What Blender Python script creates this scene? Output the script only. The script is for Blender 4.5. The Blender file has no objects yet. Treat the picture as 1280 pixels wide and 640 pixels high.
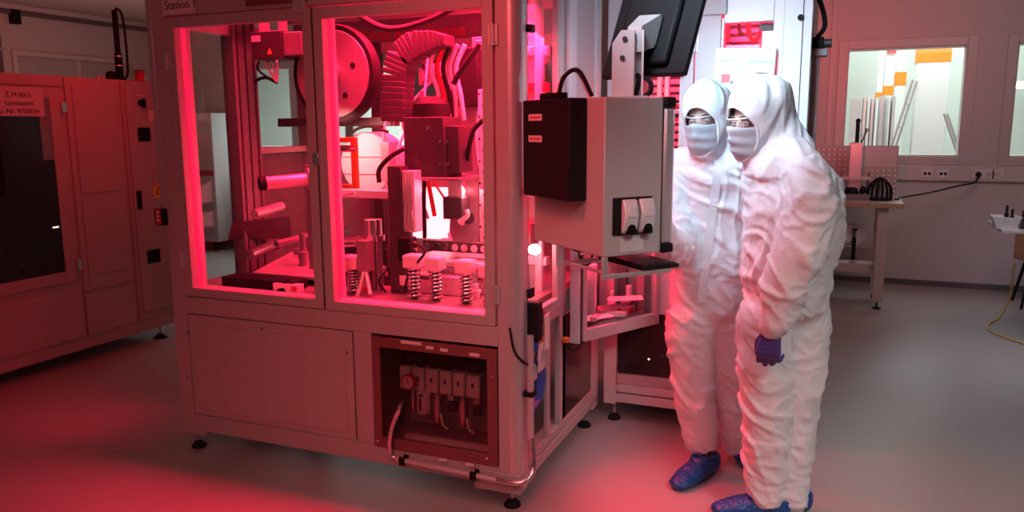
import bpy, bmesh, math, random
from mathutils import Vector, Matrix, noise
from mathutils.bvhtree import BVHTree
random.seed(7)
C = bpy.context.scene.collection
SC = bpy.context.scene
V = Vector
R = math.radians

# ---------------------------------------------------------------- camera
FPX, YAW, PIT, ROL, HC = 986.64, R(-22.5925), R(9.4043), R(0.385), 1.6
_f = V((math.sin(YAW)*math.cos(PIT), math.cos(YAW)*math.cos(PIT), -math.sin(PIT)))
_r = V((math.cos(YAW), -math.sin(YAW), 0)); _d = _f.cross(_r)
_r2 = _r*math.cos(ROL)+_d*math.sin(ROL); _d2 = -_r*math.sin(ROL)+_d*math.cos(ROL)
cam = bpy.data.objects.new('camera', bpy.data.cameras.new('camera')); C.objects.link(cam)
m3 = Matrix((_r2, -_d2, -_f)).transposed()
cam.matrix_world = Matrix.Translation((0, 0, HC)) @ m3.to_4x4()
cam.data.sensor_width = 36; cam.data.lens = FPX/1280*36; cam.data.clip_end = 100
SC.camera = cam
def P(px, py, X=None, Y=None, Z=None):
    """a point of the place from its pixel and one known coordinate"""
    d = _r2*(px-640)+_d2*(py-320)+_f*FPX
    t = X/d.x if X is not None else Y/d.y if Y is not None else (Z-HC)/d.z
    return V((0, 0, HC))+d*t

# ---------------------------------------------------------------- light, exposure
SC.view_settings.view_transform = 'Standard'; SC.view_settings.look = 'None'
SC.view_settings.exposure = 0.0; SC.view_settings.gamma = 1.0; SC.view_settings.use_curve_mapping = False
w = bpy.data.worlds.new('world'); SC.world = w; w.use_nodes = True
w.node_tree.nodes['Background'].inputs[0].default_value = (1.0, 0.55, 0.56, 1)
w.node_tree.nodes['Background'].inputs[1].default_value = 0.05
RED = (1.0, 0.012, 0.06)
def area(name, loc, aim, sx, sy, power, col, spread=180):
    l = bpy.data.lights.new(name, 'AREA'); l.shape = 'RECTANGLE'; l.size = sx; l.size_y = sy; l.energy = power; l.color = col
    l.spread = R(spread)
    o = bpy.data.objects.new(name, l); C.objects.link(o); o.location = loc
    o.rotation_euler = (V(aim)-V(loc)).to_track_quat('-Z', 'Y').to_euler()
    return o
area('red_lamp_machine', (-1.75, 3.4, 2.14), (-1.75, 3.4, 0), 0.9, 0.6, 120, RED, 115)
area('red_lamp_machine_left', (-2.5, 3.3, 2.14), (-2.5, 3.3, 0), 0.6, 0.4, 12, RED, 115)
area('red_lamp_machine_side', (-1.3, 3.25, 2.0), (-2.1, 3.35, 1.2), 0.4, 0.3, 16, RED)
area('drum_fill', (-2.30, 3.25, 1.62), (-2.36, 3.6, 1.42), 0.08, 0.08, 1.6, (1.0, 0.30, 0.28), 110)  # added fill that brightens the drum, not a machine lamp
area('fixture_fill', (-1.62, 3.42, 1.30), (-1.72, 3.15, 0.9), 0.2, 0.06, 3.0, (1.0, 0.16, 0.20), 150)  # added pink fill for hot spots on column cover and clamp heads
area('red_lamp_rear_station', (-0.65, 4.35, 2.25), (-0.65, 4.3, 0), 0.8, 0.35, 45, RED)
area('red_fill_rear_side', (-0.10, 4.95, 1.9), (-0.35, 8.68, 2.3), 0.15, 0.8, 4.5, (1.0, 0.13, 0.15), 55)  # added stand-in for red spill from the rear station onto the wall
area('red_lamp_bay', (-1.08, 3.80, 1.17), (-0.98, 3.80, 0.6), 0.10, 0.25, 6.0, RED)
area('red_fill_under_bay', (-1.02, 3.75, 0.565), (-1.10, 3.68, 0.0), 0.10, 0.3, 0.5, RED)  # added red fill for the glossy side panel and the floor
area('red_fill_bay_out', (-1.10, 3.72, 0.92), (-0.4, 3.4, 0.7), 0.25, 0.3, 3.5, RED)  # added outward fill that reddens the workers' lower bodies
area('red_fill_machine_front', (-1.2, -1.0, 2.9), (-1.6, 3.0, 0.5), 1.4, 1.2, 13, (1.0, 0.14, 0.15), 95)  # unseen red fill added for the machine front
area('red_fill_corner', (-1.5, 1.5, 2.7), (-1.05, 2.8, 1.5), 0.5, 0.5, 5.0, (1.0, 0.08, 0.10), 80)  # added red fill on the corner column and cabinet side
area('red_fill_ceiling', (-7.0, 5.8, 1.9), (-7.6, 6.4, 3.05), 1.2, 1.6, 12, (1.0, 0.25, 0.21))  # added uplight for the left ceiling, stands for spill from other machines
area('red_fill_laminator', (-3.9, 3.8, 2.7), (-4.75, 3.8, 1.9), 0.4, 1.4, 4.5, (1.0, 0.015, 0.018), 110)  # added; stands for red glow leaving the assembly machine's left pane
area('room_lamp', (1.5, 1.3, 2.95), (0.45, 2.9, 0.8), 1.0, 1.0, 6.5, (1.0, 0.92, 0.90), 48)
area('cool_fill_workers', (-0.75, 1.9, 2.95), (-0.28, 3.65, 1.7), 0.5, 0.4, 6.5, (0.55, 0.82, 1.0), 42)  # added cool fill on the workers' upper bodies
area('cabinet_fill', (0.7, 0.4, 2.95), (-0.55, 2.65, 1.4), 0.6, 0.6, 0.6, (1.0, 0.92, 0.90), 20)  # added neutral fill for the cabinet's near side
area('room_lamp_front', (-1.2, 0.3, 2.95), (-1.2, 1.8, 0), 1.0, 1.0, 4.5, (1.0, 0.52, 0.47), 80)
area('room_lamp_back', (1.2, 5.8, 3.0), (1.4, 8.6, 1.0), 1.4, 1.2, 29, (1.0, 0.60, 0.63))
area('hall_lamp', (1.0, 10.8, 3.15), (0.8, 10.8, 0), 4.0, 2.6, 160, (0.88, 1.0, 0.98))
area('hall_lamp_left', (-6.5, 10.6, 3.15), (-6.5, 10.6, 0), 4.0, 2.4, 300, (0.90, 1.0, 0.98))

# ---------------------------------------------------------------- materials
def pm(name, col, rough=0.5, metal=0.0, var=0.06, scale=18, bump=0.0, bscale=60, emit=None, es=0, coat=0.0, sss=0, alpha=1):
    m = bpy.data.materials.new(name); m.use_nodes = True; nt = m.node_tree; b = nt.nodes['Principled BSDF']
    b.inputs['Roughness'].default_value = rough; b.inputs['Metallic'].default_value = metal
    tc = nt.nodes.new('ShaderNodeTexCoord'); nz = nt.nodes.new('ShaderNodeTexNoise')
    nz.inputs['Scale'].default_value = scale; nz.inputs['Detail'].default_value = 3
    nt.links.new(tc.outputs['Object'], nz.inputs['Vector'])
    mx = nt.nodes.new('ShaderNodeMix'); mx.data_type = 'RGBA'
    mx.inputs[6].default_value = (*[max(0, c*(1-var)) for c in col], 1); mx.inputs[7].default_value = (*[min(1, c*(1+var)) for c in col], 1)
    nt.links.new(nz.outputs['Fac'], mx.inputs[0]); nt.links.new(mx.outputs[2], b.inputs['Base Color'])
    if bump:
        n2 = nt.nodes.new('ShaderNodeTexNoise'); n2.inputs['Scale'].default_value = bscale; n2.inputs['Detail'].default_value = 4
        nt.links.new(tc.outputs['Object'], n2.inputs['Vector'])
        bp = nt.nodes.new('ShaderNodeBump'); bp.inputs['Strength'].default_value = bump; bp.inputs['Distance'].default_value = 0.01
        nt.links.new(n2.outputs['Fac'], bp.inputs['Height']); nt.links.new(bp.outputs[0], b.inputs['Normal'])
    if coat: b.inputs['Coat Weight'].default_value = coat; b.inputs['Coat Roughness'].default_value = 0.15
    if sss: b.inputs['Subsurface Weight'].default_value = sss; b.inputs['Subsurface Radius'].default_value = (0.01, 0.004, 0.002)
    if emit: b.inputs['Emission Color'].default_value = (*emit, 1); b.inputs['Emission Strength'].default_value = es
    return m
def glass(name, tint=(1, 1, 1), gl=1.0, rough=0.02):
    m = bpy.data.materials.new(name); m.use_nodes = True; nt = m.node_tree; nt.nodes.clear()
    o = nt.nodes.new('ShaderNodeOutputMaterial'); mx = nt.nodes.new('ShaderNodeMixShader')
    t = nt.nodes.new('ShaderNodeBsdfTransparent'); g = nt.nodes.new('ShaderNodeBsdfGlossy'); f = nt.nodes.new('ShaderNodeFresnel')
    f.inputs['IOR'].default_value = 1.45; t.inputs[0].default_value = (*tint, 1); g.inputs['Roughness'].default_value = rough
    k = nt.nodes.new('ShaderNodeMath'); k.operation = 'MULTIPLY'; k.inputs[1].default_value = gl
    geo = nt.nodes.new('ShaderNodeNewGeometry'); fr = nt.nodes.new('ShaderNodeMath'); fr.operation = 'SUBTRACT'; fr.inputs[0].default_value = 1.0   # reflect on the outer face only
    k2 = nt.nodes.new('ShaderNodeMath'); k2.operation = 'MULTIPLY'; nt.links.new(geo.outputs['Backfacing'], fr.inputs[1])
    nt.links.new(f.outputs[0], k.inputs[0]); nt.links.new(k.outputs[0], k2.inputs[0]); nt.links.new(fr.outputs[0], k2.inputs[1]); nt.links.new(k2.outputs[0], mx.inputs[0])
    nt.links.new(t.outputs[0], mx.inputs[1]); nt.links.new(g.outputs[0], mx.inputs[2]); nt.links.new(mx.outputs[0], o.inputs[0])
    return m
M = dict(
    floor=pm('epoxy_floor', (0.40, 0.37, 0.355), 0.36, var=0.05, scale=3, bump=0.05, bscale=8),
    wall=pm('wall_paint', (0.62, 0.58, 0.57), 0.6, var=0.03, bump=0.05, bscale=120),
    wallwhite=pm('hall_paint', (0.82, 0.84, 0.82), 0.6, var=0.02),
    hallwall=pm('hall_wall_grey', (0.56, 0.60, 0.55), 0.6, var=0.02),
    ceil=pm('ceiling_paint', (0.55, 0.53, 0.52), 0.8, var=0.03),
    frame=pm('window_frame', (0.60, 0.56, 0.55), 0.4, var=0.02),
    trunk=pm('trunking_plastic', (0.66, 0.61, 0.59), 0.45, var=0.02),
    base=pm('baseboard_dark', (0.14, 0.12, 0.12), 0.5),
    grey=pm('painted_machine_grey', (0.47, 0.43, 0.42), 0.42, var=0.03, scale=60, bump=0.03, bscale=300),
    greyl=pm('painted_light_grey', (0.60, 0.59, 0.58), 0.4, var=0.03),
    cab=pm('cabinet_powder_coat', (0.50, 0.48, 0.47), 0.5, var=0.05, scale=120, bump=0.06, bscale=400),
    groove=pm('dark_gap', (0.05, 0.04, 0.04), 0.8),
    alu=pm('aluminium', (0.66, 0.66, 0.66), 0.35, 0.5, var=0.05, scale=40),
    alul=pm('anodised_white', (0.74, 0.75, 0.77), 0.4, 0.1, var=0.03),
    steel=pm('bright_steel', (0.72, 0.72, 0.72), 0.2, 0.95, var=0.05),
    black=pm('black_plastic', (0.010, 0.009, 0.010), 0.6),
    blackm=pm('black_matt', (0.02, 0.018, 0.018), 0.7),
    rubber=pm('black_rubber', (0.015, 0.015, 0.015), 0.6),
    darkred=pm('red_brown_seal', (0.21, 0.07, 0.07), 0.5),
    white=pm('white_plastic', (0.78, 0.78, 0.77), 0.4),
    paper=pm('white_paper', (0.75, 0.72, 0.70), 0.8),
    ink=pm('dark_ink', (0.08, 0.03, 0.035), 0.7),
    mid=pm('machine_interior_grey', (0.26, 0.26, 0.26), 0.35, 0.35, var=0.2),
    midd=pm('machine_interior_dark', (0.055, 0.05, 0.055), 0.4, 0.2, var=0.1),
    lamm=pm('laminator_paint', (0.46, 0.41, 0.40), 0.45, var=0.04, scale=70, bump=0.03, bscale=300),
    lambar=pm('laminator_dark_glass', (0.02, 0.015, 0.016), 0.12),
    blue=pm('blue_tube', (0.03, 0.10, 0.45), 0.35),
    green=pm('green_wire', (0.05, 0.25, 0.08), 0.4),
    orange=pm('orange_paint', (0.95, 0.30, 0.02), 0.5),
    yellow=pm('yellow_sticker', (0.85, 0.50, 0.03), 0.5),
    amber=pm('amber_bracket', (0.75, 0.22, 0.04), 0.45),
    redp=pm('red_plastic', (0.55, 0.03, 0.04), 0.4),
    wood=pm('birch_edge', (0.50, 0.33, 0.20), 0.5, var=0.2, scale=30),
    bench=pm('bench_top', (0.55, 0.52, 0.50), 0.4),
    legp=pm('bench_leg_paint', (0.62, 0.52, 0.50), 0.4),
    suit=pm('coverall_fabric', (0.80, 0.80, 0.81), 0.62, var=0.02, bump=0.8, bscale=17),
    mask=pm('mask_fabric', (0.78, 0.81, 0.84), 0.7, bump=0.1, bscale=200),
    skin=pm('skin', (0.60, 0.36, 0.29), 0.5, var=0.06, sss=0.15),
    hair=pm('brown_hair', (0.06, 0.035, 0.02), 0.6),
    eyew=pm('eye_white', (0.42, 0.38, 0.37), 0.35), iris=pm('eye_iris', (0.05, 0.04, 0.03), 0.3),
    glove=pm('nitrile_glove', (0.055, 0.05, 0.22), 0.4, bump=0.2, bscale=120),
    shoe=pm('shoe_cover_film', (0.008, 0.085, 0.30), 0.3, var=0.2, scale=30, bump=0.5, bscale=70),
    sock=pm('dark_shoe', (0.05, 0.02, 0.02), 0.6),
    glass=glass('clear_glass', (0.97, 0.98, 0.98)),
    smoke=glass('smoked_glass', (0.06, 0.05, 0.05)),
    acryl=glass('clear_acrylic', (0.80, 0.72, 0.72)),
    lens=glass('safety_lens', (0.90, 0.92, 0.93), 1.6),
    screen=pm('lit_screen', (0.1, 0.1, 0.1), 0.3, emit=(0.48, 0.76, 1.0), es=23),
    facefill=pm('face_fill_glow', (0.1, 0.1, 0.1), 0.3, emit=(0.75, 0.88, 1.0), es=0.5),
    gloss=pm('dark_gloss_panel', (0.10, 0.06, 0.06), 0.22, 0.4),
    uiw=pm('display_white', (0.1, 0.1, 0.1), 0.3, emit=(0.90, 1.0, 0.97), es=0.9),
    uig=pm('display_green', (0.1, 0.1, 0.1), 0.3, emit=(0.45, 0.75, 0.5), es=0.75),
    uid=pm('display_dark', (0.02, 0.01, 0.02), 0.3, emit=(0.2, 0.03, 0.07), es=0.4),
    uir=pm('display_red', (0.1, 0.02, 0.02), 0.3, emit=(0.8, 0.03, 0.1), es=0.8),
    lamp=pm('lamp_glow', (1, 0.8, 0.8), 0.4, emit=(1.0, 0.45, 0.5), es=45),
    strip=pm('red_jamb_glow', (0.6, 0.05, 0.08), 0.4, emit=(1.0, 0.01, 0.07), es=1.1),
    panelglow=pm('backlight_panel', (0.8, 0.6, 0.6), 0.4, emit=(1.0, 0.30, 0.34), es=3.2),
    tube=pm('fluorescent_tube', (1, 1, 1), 0.4, emit=(0.95, 1.0, 1.0), es=5),
    glow=pm('laminator_indicator', (1, 0.9, 0.8), 0.4, emit=(1.0, 0.8, 0.6), es=1.2),
    redglow=pm('laminator_red_indicator', (1, 0.1, 0.1), 0.4, emit=(1.0, 0.03, 0.06), es=1.0),
    yellowc=pm('yellow_cable', (0.65, 0.38, 0.08), 0.5),
    chair=pm('chair_shell_wood', (0.42, 0.22, 0.12), 0.5, var=0.15),
)

def peg_material():
    m = pm('perforated_board', (0.47, 0.43, 0.42), 0.45); nt = m.node_tree; b = nt.nodes['Principled BSDF']; L = nt.links
    tc = nt.nodes.new('ShaderNodeTexCoord'); sp = nt.nodes.new('ShaderNodeSeparateXYZ'); L.new(tc.outputs['Object'], sp.inputs[0]); acc = []
    for ax in ('X', 'Z'):
        a = nt.nodes.new('ShaderNodeMath'); a.operation = 'PINGPONG'; a.inputs[1].default_value = 0.0235; L.new(sp.outputs[ax], a.inputs[0])
        q = nt.nodes.new('ShaderNodeMath'); q.operation = 'POWER'; q.inputs[1].default_value = 2; L.new(a.outputs[0], q.inputs[0]); acc.append(q)
    ad = nt.nodes.new('ShaderNodeMath'); ad.operation = 'ADD'; L.new(acc[0].outputs[0], ad.inputs[0]); L.new(acc[1].outputs[0], ad.inputs[1])
    lt = nt.nodes.new('ShaderNodeMath'); lt.operation = 'LESS_THAN'; lt.inputs[1].default_value = 0.0085**2; L.new(ad.outputs[0], lt.inputs[0])
    mx = nt.nodes.new('ShaderNodeMix'); mx.data_type = 'RGBA'; src = b.inputs['Base Color'].links[0].from_socket
    L.new(src, mx.inputs[6]); mx.inputs[7].default_value = (0.85, 0.82, 0.80, 1); L.new(lt.outputs[0], mx.inputs[0]); L.new(mx.outputs[2], b.inputs['Base Color']); return m
M['peg'] = peg_material(); M['floor'].node_tree.nodes['Principled BSDF'].inputs['Specular IOR Level'].default_value = 0.4
for k in ('black', 'blackm', 'rubber'): M[k].node_tree.nodes['Principled BSDF'].inputs['Specular IOR Level'].default_value = 0.2

# ---------------------------------------------------------------- builders
PW = {}
def rot(z=0, x=0, y=0): return Matrix.Rotation(z, 4, 'Z') @ Matrix.Rotation(y, 4, 'Y') @ Matrix.Rotation(x, 4, 'X')
ICO = {}
def icov(n):
    if n not in ICO:
        b = bmesh.new(); bmesh.ops.create_icosphere(b, subdivisions=n, radius=1); ICO[n] = [v.co.copy() for v in b.verts]; b.free()
    return ICO[n]
class MB:
    def __init__(s): s.bm = bmesh.new()
    def box(s, a, b, T=None):
        a, b = V(a), V(b); r = bmesh.ops.create_cube(s.bm, size=1)
        mt = Matrix.Translation((a+b)/2) @ Matrix.Diagonal((*[max(abs(x), 1e-4) for x in (b-a)], 1))
        if T: mt = T @ mt
        bmesh.ops.transform(s.bm, matrix=mt, verts=r['verts']); return s
    def cyl(s, p, q, r, r2=None, n=16):
        p, q = V(p), V(q); d = q-p
        k = bmesh.ops.create_cone(s.bm, cap_ends=True, cap_tris=False, segments=n, radius1=r, radius2=r if r2 is None else r2, depth=d.length)
        mt = Matrix.Translation((p+q)/2) @ d.to_track_quat('Z', 'Y').to_matrix().to_4x4()
        bmesh.ops.transform(s.bm, matrix=mt, verts=k['verts']); return s
    def sph(s, c, r, n=2, T=None):
        rr = (r, r, r) if isinstance(r, (int, float)) else r
        k = bmesh.ops.create_icosphere(s.bm, subdivisions=n, radius=1)
        mt = Matrix.Translation(V(c)) @ (T or Matrix()) @ Matrix.Diagonal((*rr, 1))
        bmesh.ops.transform(s.bm, matrix=mt, verts=k['verts']); return s
    def tube(s, pts, r, n=8, smooth=True, res=6):
        pts = [V(p) for p in pts]
        if smooth and len(pts) > 2:
            q = []; e = [pts[0]*2-pts[1]]+pts+[pts[-1]*2-pts[-2]]
            for i in range(1, len(e)-2):
                for k in range(res):
                    t = k/res; a, b, c, d = e[i-1], e[i], e[i+1], e[i+2]
                    q.append(0.5*((2*b)+(c-a)*t+(2*a-5*b+4*c-d)*t*t+(3*b-a-3*c+d)*t**3))
            pts = q+[pts[-1]]
        rings = []; up = V((0, 0, 1)); prev = None
        for i, p in enumerate(pts):
            t = (pts[min(i+1, len(pts)-1)]-pts[max(i-1, 0)]).normalized()
            if prev is None: u = t.cross(up if abs(t.z) < 0.9 else V((1, 0, 0))).normalized()
            else: u = (prev-t*prev.dot(t)).normalized()
            prev = u; v = t.cross(u); rr = r[i] if isinstance(r, list) else r
            rings.append([s.bm.verts.new(p+(u*math.cos(a)+v*math.sin(a))*rr) for a in [2*math.pi*k/n for k in range(n)]])
        for a, b in zip(rings, rings[1:]):
            for k in range(n): s.bm.faces.new((a[k], a[(k+1) % n], b[(k+1) % n], b[k]))
        s.bm.faces.new(list(reversed(rings[0]))); s.bm.faces.new(rings[-1]); return s
    def prism(s, poly, vec):
        a = [s.bm.verts.new(V(p)) for p in poly]; b = [s.bm.verts.new(V(p)+V(vec)) for p in poly]; n = len(a)
        s.bm.faces.new(list(reversed(a))); s.bm.faces.new(b)
        for k in range(n): s.bm.faces.new((a[k], a[(k+1) % n], b[(k+1) % n], b[k]))
        return s
    def lathe(s, c, axis, prof, n=24):
        """prof: (distance along axis, radius)"""
        c, ax = V(c), V(axis).normalized(); u = ax.orthogonal().normalized(); v = ax.cross(u); rings = []
        for h, r in prof:
            rings.append([s.bm.verts.new(c+ax*h+(u*math.cos(a)+v*math.sin(a))*max(r, 1e-4)) for a in [2*math.pi*k/n for k in range(n)]])
        for a, b in zip(rings, rings[1:]):
            for k in range(n): s.bm.faces.new((a[k], a[(k+1) % n], b[(k+1) % n], b[k]))
        s.bm.faces.new(list(reversed(rings[0]))); s.bm.faces.new(rings[-1]); return s
    def hull(s, pts):
        t = bmesh.new(); [t.verts.new(p) for p in pts]
        r = bmesh.ops.convex_hull(t, input=t.verts[:]); bmesh.ops.delete(t, geom=list({g for g in r['geom_interior']+r['geom_unused'] if isinstance(g, bmesh.types.BMVert)}), context='VERTS')
        me = bpy.data.meshes.new('t'); t.to_mesh(me); t.free(); s.bm.from_mesh(me); bpy.data.meshes.remove(me); return s
    def chain(s, nodes, n=2):
        """nodes: (centre, radii, yaw) ; tapered limb through them"""
        L = []
        for nd in nodes:
            c, r = V(nd[0]), nd[1]; T = rot(nd[2]) if len(nd) > 2 else Matrix()
            rr = (r, r, r) if isinstance(r, (int, float)) else r
            L.append([c+T @ V((v.x*rr[0], v.y*rr[1], v.z*rr[2])) for v in icov(n)])
        for a, b in zip(L, L[1:]): s.hull(a+b)
        return s
    def build(s, name, mat, parent=None, bevel=0.0, smooth=True, local=False, ang=35):
        if parent is not None and not local: s.bm.transform(PW[parent].inverted())
        bmesh.ops.recalc_face_normals(s.bm, faces=s.bm.faces[:])
        me = bpy.data.meshes.new(name); s.bm.to_mesh(me); s.bm.free()
        if smooth:
            for p in me.polygons: p.use_smooth = True
            me.set_sharp_from_angle(angle=R(ang))
        o = bpy.data.objects.new(name, me); C.objects.link(o)
        me.materials.append(M[mat] if isinstance(mat, str) else mat)
        if parent is not None: o.parent = parent; PW[o] = PW[parent].copy()
        else: PW[o] = Matrix()
        if bevel:
            b = o.modifiers.new('bevel', 'BEVEL'); b.width = bevel; b.segments = 2; b.limit_method = 'ANGLE'
        return o
def thing(name, label, cat, loc, rz=0, group=None):
    o = bpy.data.objects.new(name, None); C.objects.link(o); o.empty_display_size = 0.1
    o.location = loc; o.rotation_euler = (0, 0, rz); PW[o] = Matrix.Translation(V(loc)) @ Matrix.Rotation(rz, 4, 'Z')
    o['label'] = label; o['category'] = cat
    if group: o['group'] = group
    return o
def tag(o, label, cat, group=None):
    o['label'] = label; o['category'] = cat
    if group: o['group'] = group
    return o
def st(o): o['kind'] = 'structure'; return o
def bx(name, a, b, mat, parent=None, bevel=0.003, T=None): return MB().box(a, b, T).build(name, mat, parent, bevel)
def copy_tree(o, parent=None):
    c = o.copy(); C.objects.link(c); c.parent = parent; PW[c] = PW[o]
    for ch in o.children: copy_tree(ch, c)
    return c
def text(name, body, size, mat, origin, xdir, zdir, parent, thick=0.0006, align='LEFT'):
    cu = bpy.data.curves.new(name, 'FONT'); cu.body = body; cu.size = size; cu.extrude = thick; cu.align_x = align
    t = bpy.data.objects.new(name, cu); C.objects.link(t); bpy.context.view_layer.update()
    me = bpy.data.meshes.new_from_object(t.evaluated_get(bpy.context.evaluated_depsgraph_get())); bpy.data.objects.remove(t)
    x, z = V(xdir).normalized(), V(zdir).normalized(); n = x.cross(z)
    T = Matrix.Translation(V(origin)) @ Matrix((x, z, n)).transposed().to_4x4()
    me.transform(PW[parent].inverted() @ T if parent else T); me.materials.clear(); me.materials.append(M[mat])
    o = bpy.data.objects.new(name, me); C.objects.link(o)
    if parent: o.parent = parent; PW[o] = PW[parent].copy()
    return o
def frame_xz(mb, x0, x1, z0, z1, y0, y1, wl, wr=None, wb=None, wt=None):
    wr = wr or wl; wb = wb or wl; wt = wt or wl
    mb.box((x0, y0, z0), (x0+wl, y1, z1)).box((x1-wr, y0, z0), (x1, y1, z1))
    mb.box((x0+wl, y0, z0), (x1-wr, y1, z0+wb)).box((x0+wl, y0, z1-wt), (x1-wr, y1, z1)); return mb
def frame_yz(mb, x0, x1, ya, yb, z0, z1, wy, wb=None, wt=None):
    wb = wb or wy; wt = wt or wy
    mb.box((x0, ya, z0), (x1, ya+wy, z1)).box((x0, yb-wy, z0), (x1, yb, z1))
    mb.box((x0, ya+wy, z0), (x1, yb-wy, z0+wb)).box((x0, ya+wy, z1-wt), (x1, yb-wy, z1)); return mb
def foot(parent, x, y, z1, r=0.032):
    f = MB().cyl((x, y, 0.02), (x, y, z1), 0.009, n=10).build('levelling_foot', 'steel', parent)
    MB().lathe((x, y, 0), (0, 0, 1), [(0, r), (0.012, r), (0.028, r*0.55), (0.034, 0.012)], 20).build('foot_pad', 'rubber', f)
    return f

# ================================================================ the room
YB, XL_, XR_, CE = 8.68, -9.15, 4.5, 3.05
st(bx('floor', (-14, -1.5, -0.1), (XR_+0.2, 13.2, 0), 'floor', bevel=0))
st(bx('ceiling', (XL_-0.2, -1.5, CE), (XR_+0.2, YB+0.2, CE+0.1), 'ceil', bevel=0))
def wall_with_holes(name, x0, x1, z0, z1, holes, y0, y1, mat):
    mb = MB(); x = x0
    for (a, b, c, d) in holes:
        mb.box((x, y0, z0), (a, y1, z1)); mb.box((a, y0, z0), (b, y1, c)); mb.box((a, y0, d), (b, y1, z1)); x = b
    mb.box((x, y0, z0), (x1, y1, z1)); return st(mb.build(name, mat, smooth=False))
W1, W2, W3 = (0.0, 1.035, 1.278, 2.315), (1.44, 2.48, 1.278, 2.315), (-7.55, -5.0, 1.33, 2.36)
wall_with_holes('wall_back', XL_, XR_, 0, CE, [W3, W1, W2], YB, YB+0.16, 'wall')
st(bx('wall_left', (XL_-0.16, -1.5, 0), (XL_, YB+0.16, CE), 'wall', bevel=0))
st(bx('wall_right', (XR_, -1.5, 0), (XR_+0.16, YB+0.16, CE), 'wall', bevel=0))
st(bx('baseboard_back', (XL_, YB-0.014, 0), (XR_, YB, 0.055), 'base'))
st(bx('trim_1', (-0.1, YB-0.055, 1.045), (XR_, YB, 1.19), 'trunk', bevel=0.006))
st(bx('trim_2', (-0.165, YB-0.012, 0.056), (-0.12, YB, CE), 'frame'))
st(bx('trim_3', (XL_, 2.0, 2.93), (XL_+0.05, YB, 2.985), 'base'))
st(bx('trim_4', (XL_, 2.0, 2.985), (XL_+0.09, YB, 3.045), 'wall'))
for i, (a, b, c, d) in enumerate((W1, W2, W3)):
    wf = st(frame_xz(MB(), a-0.085, b+0.085, c-0.085, d+0.085, YB-0.018, YB+0.0, 0.085).build('window_%d' % (i+1), 'frame', bevel=0.004))
    frame_xz(MB(), a, b, c, d, YB, YB+0.16, 0.012).build('window_reveal', 'frame', wf, bevel=0.002)
    bx('window_pane', (a+0.012, YB+0.08, c+0.012), (b-0.012, YB+0.086, d-0.012), 'glass', wf, 0)
    if i == 2:
        for x in (-6.75, -5.9): bx('mullion', (x-0.06, YB+0.05, c), (x+0.06, YB+0.11, d), 'frame', wf)
# wall panel and pipe on the dark left wall
wp = tag(frame_yz(MB(), XL_+0.001, XL_+0.03, 6.6, 8.4, 0.8, 2.52, 0.06).build('wall_panel', 'trunk', bevel=0.004), 'grey double wall panel on the dim far left wall', 'panel')
for a in (6.67, 7.54): bx('panel_board', (XL_+0.002, a, 0.86), (XL_+0.018, a+0.79, 2.45), 'grey', wp)
pr = thing('wall_pipe', 'dark vertical cable pipe running up the far left wall', 'pipe', (XL_+0.06, 6.42, 0))
MB().cyl((XL_+0.06, 6.42, 0), (XL_+0.06, 6.42, 3.05), 0.03).build('pipe_tube', 'base', pr)
for z in (0.5, 1.5, 2.5): bx('pipe_clamp', (XL_, 6.38, z), (XL_+0.1, 6.46, z+0.03), 'grey', pr)
bx('junction_box', (XL_, 6.62, 2.82), (XL_+0.08, 6.72, 3.0), 'black', pr)

# ---------------------------------------------------------------- bright hall behind the windows
st(bx('wall_hall', (-14, 13.0, 0), (XR_+0.2, 13.2, 3.4), 'hallwall', bevel=0))
st(bx('ceiling_hall', (-14, YB+0.16, 3.3), (XR_+0.2, 13.2, 3.4), 'wallwhite', bevel=0))
def hall_pillar(name, label, pxa, pxb, Yp, zo, zt=3.3, depth=0.4, group=None):
    a, b = P(pxa, 120, Y=Yp).x, P(pxb, 120, Y=Yp).x
    t = thing(name, label, 'pillar', ((a+b)/2, Yp+depth/2, 0))
    bx('pillar_shaft', (a, Yp, 0), (b, Yp+depth, 3.3), 'wallwhite', t, 0.006)
    for z0, z1 in zo: bx('orange_band', (a-0.004, Yp-0.004, z0), (b+0.004, Yp+depth+0.004, z1), 'orange', t, 0.002)
    return t
zz = lambda py, Yp, px=1120: P(px, py, Y=Yp).z
hall_pillar('hall_pillar', 'broad white pillar with an orange top seen through the window', 1144, 1185, 10.2, [(zz(78, 10.2, 1165), 2.62)])
hall_pillar('hall_pillar', 'white pillar with one orange band beside the broad orange-topped pillar', 1118, 1131, 11.2, [(zz(107, 11.2), zz(90, 11.2))], depth=0.3)
hall_pillar('hall_pillar', 'slim white pillar with a low orange band above the stored panels', 1104, 1117, 11.9, [(zz(119, 11.9), zz(107, 11.9))], depth=0.25)
hall_pillar('hall_pillar', 'farthest thin white pillar with its orange band just above the stored panels', 1095, 1102, 12.5, [(zz(122, 12.5), zz(115, 12.5))], depth=0.2)
sg = P(1115, 62, Y=11.85)
tag(bx('fire_sign', (sg.x-0.06, 11.85, sg.z-0.05), (sg.x+0.06, 11.86, sg.z+0.05), 'redp'), 'small red sign high on the slim white pillar behind the window', 'sign')
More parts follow.
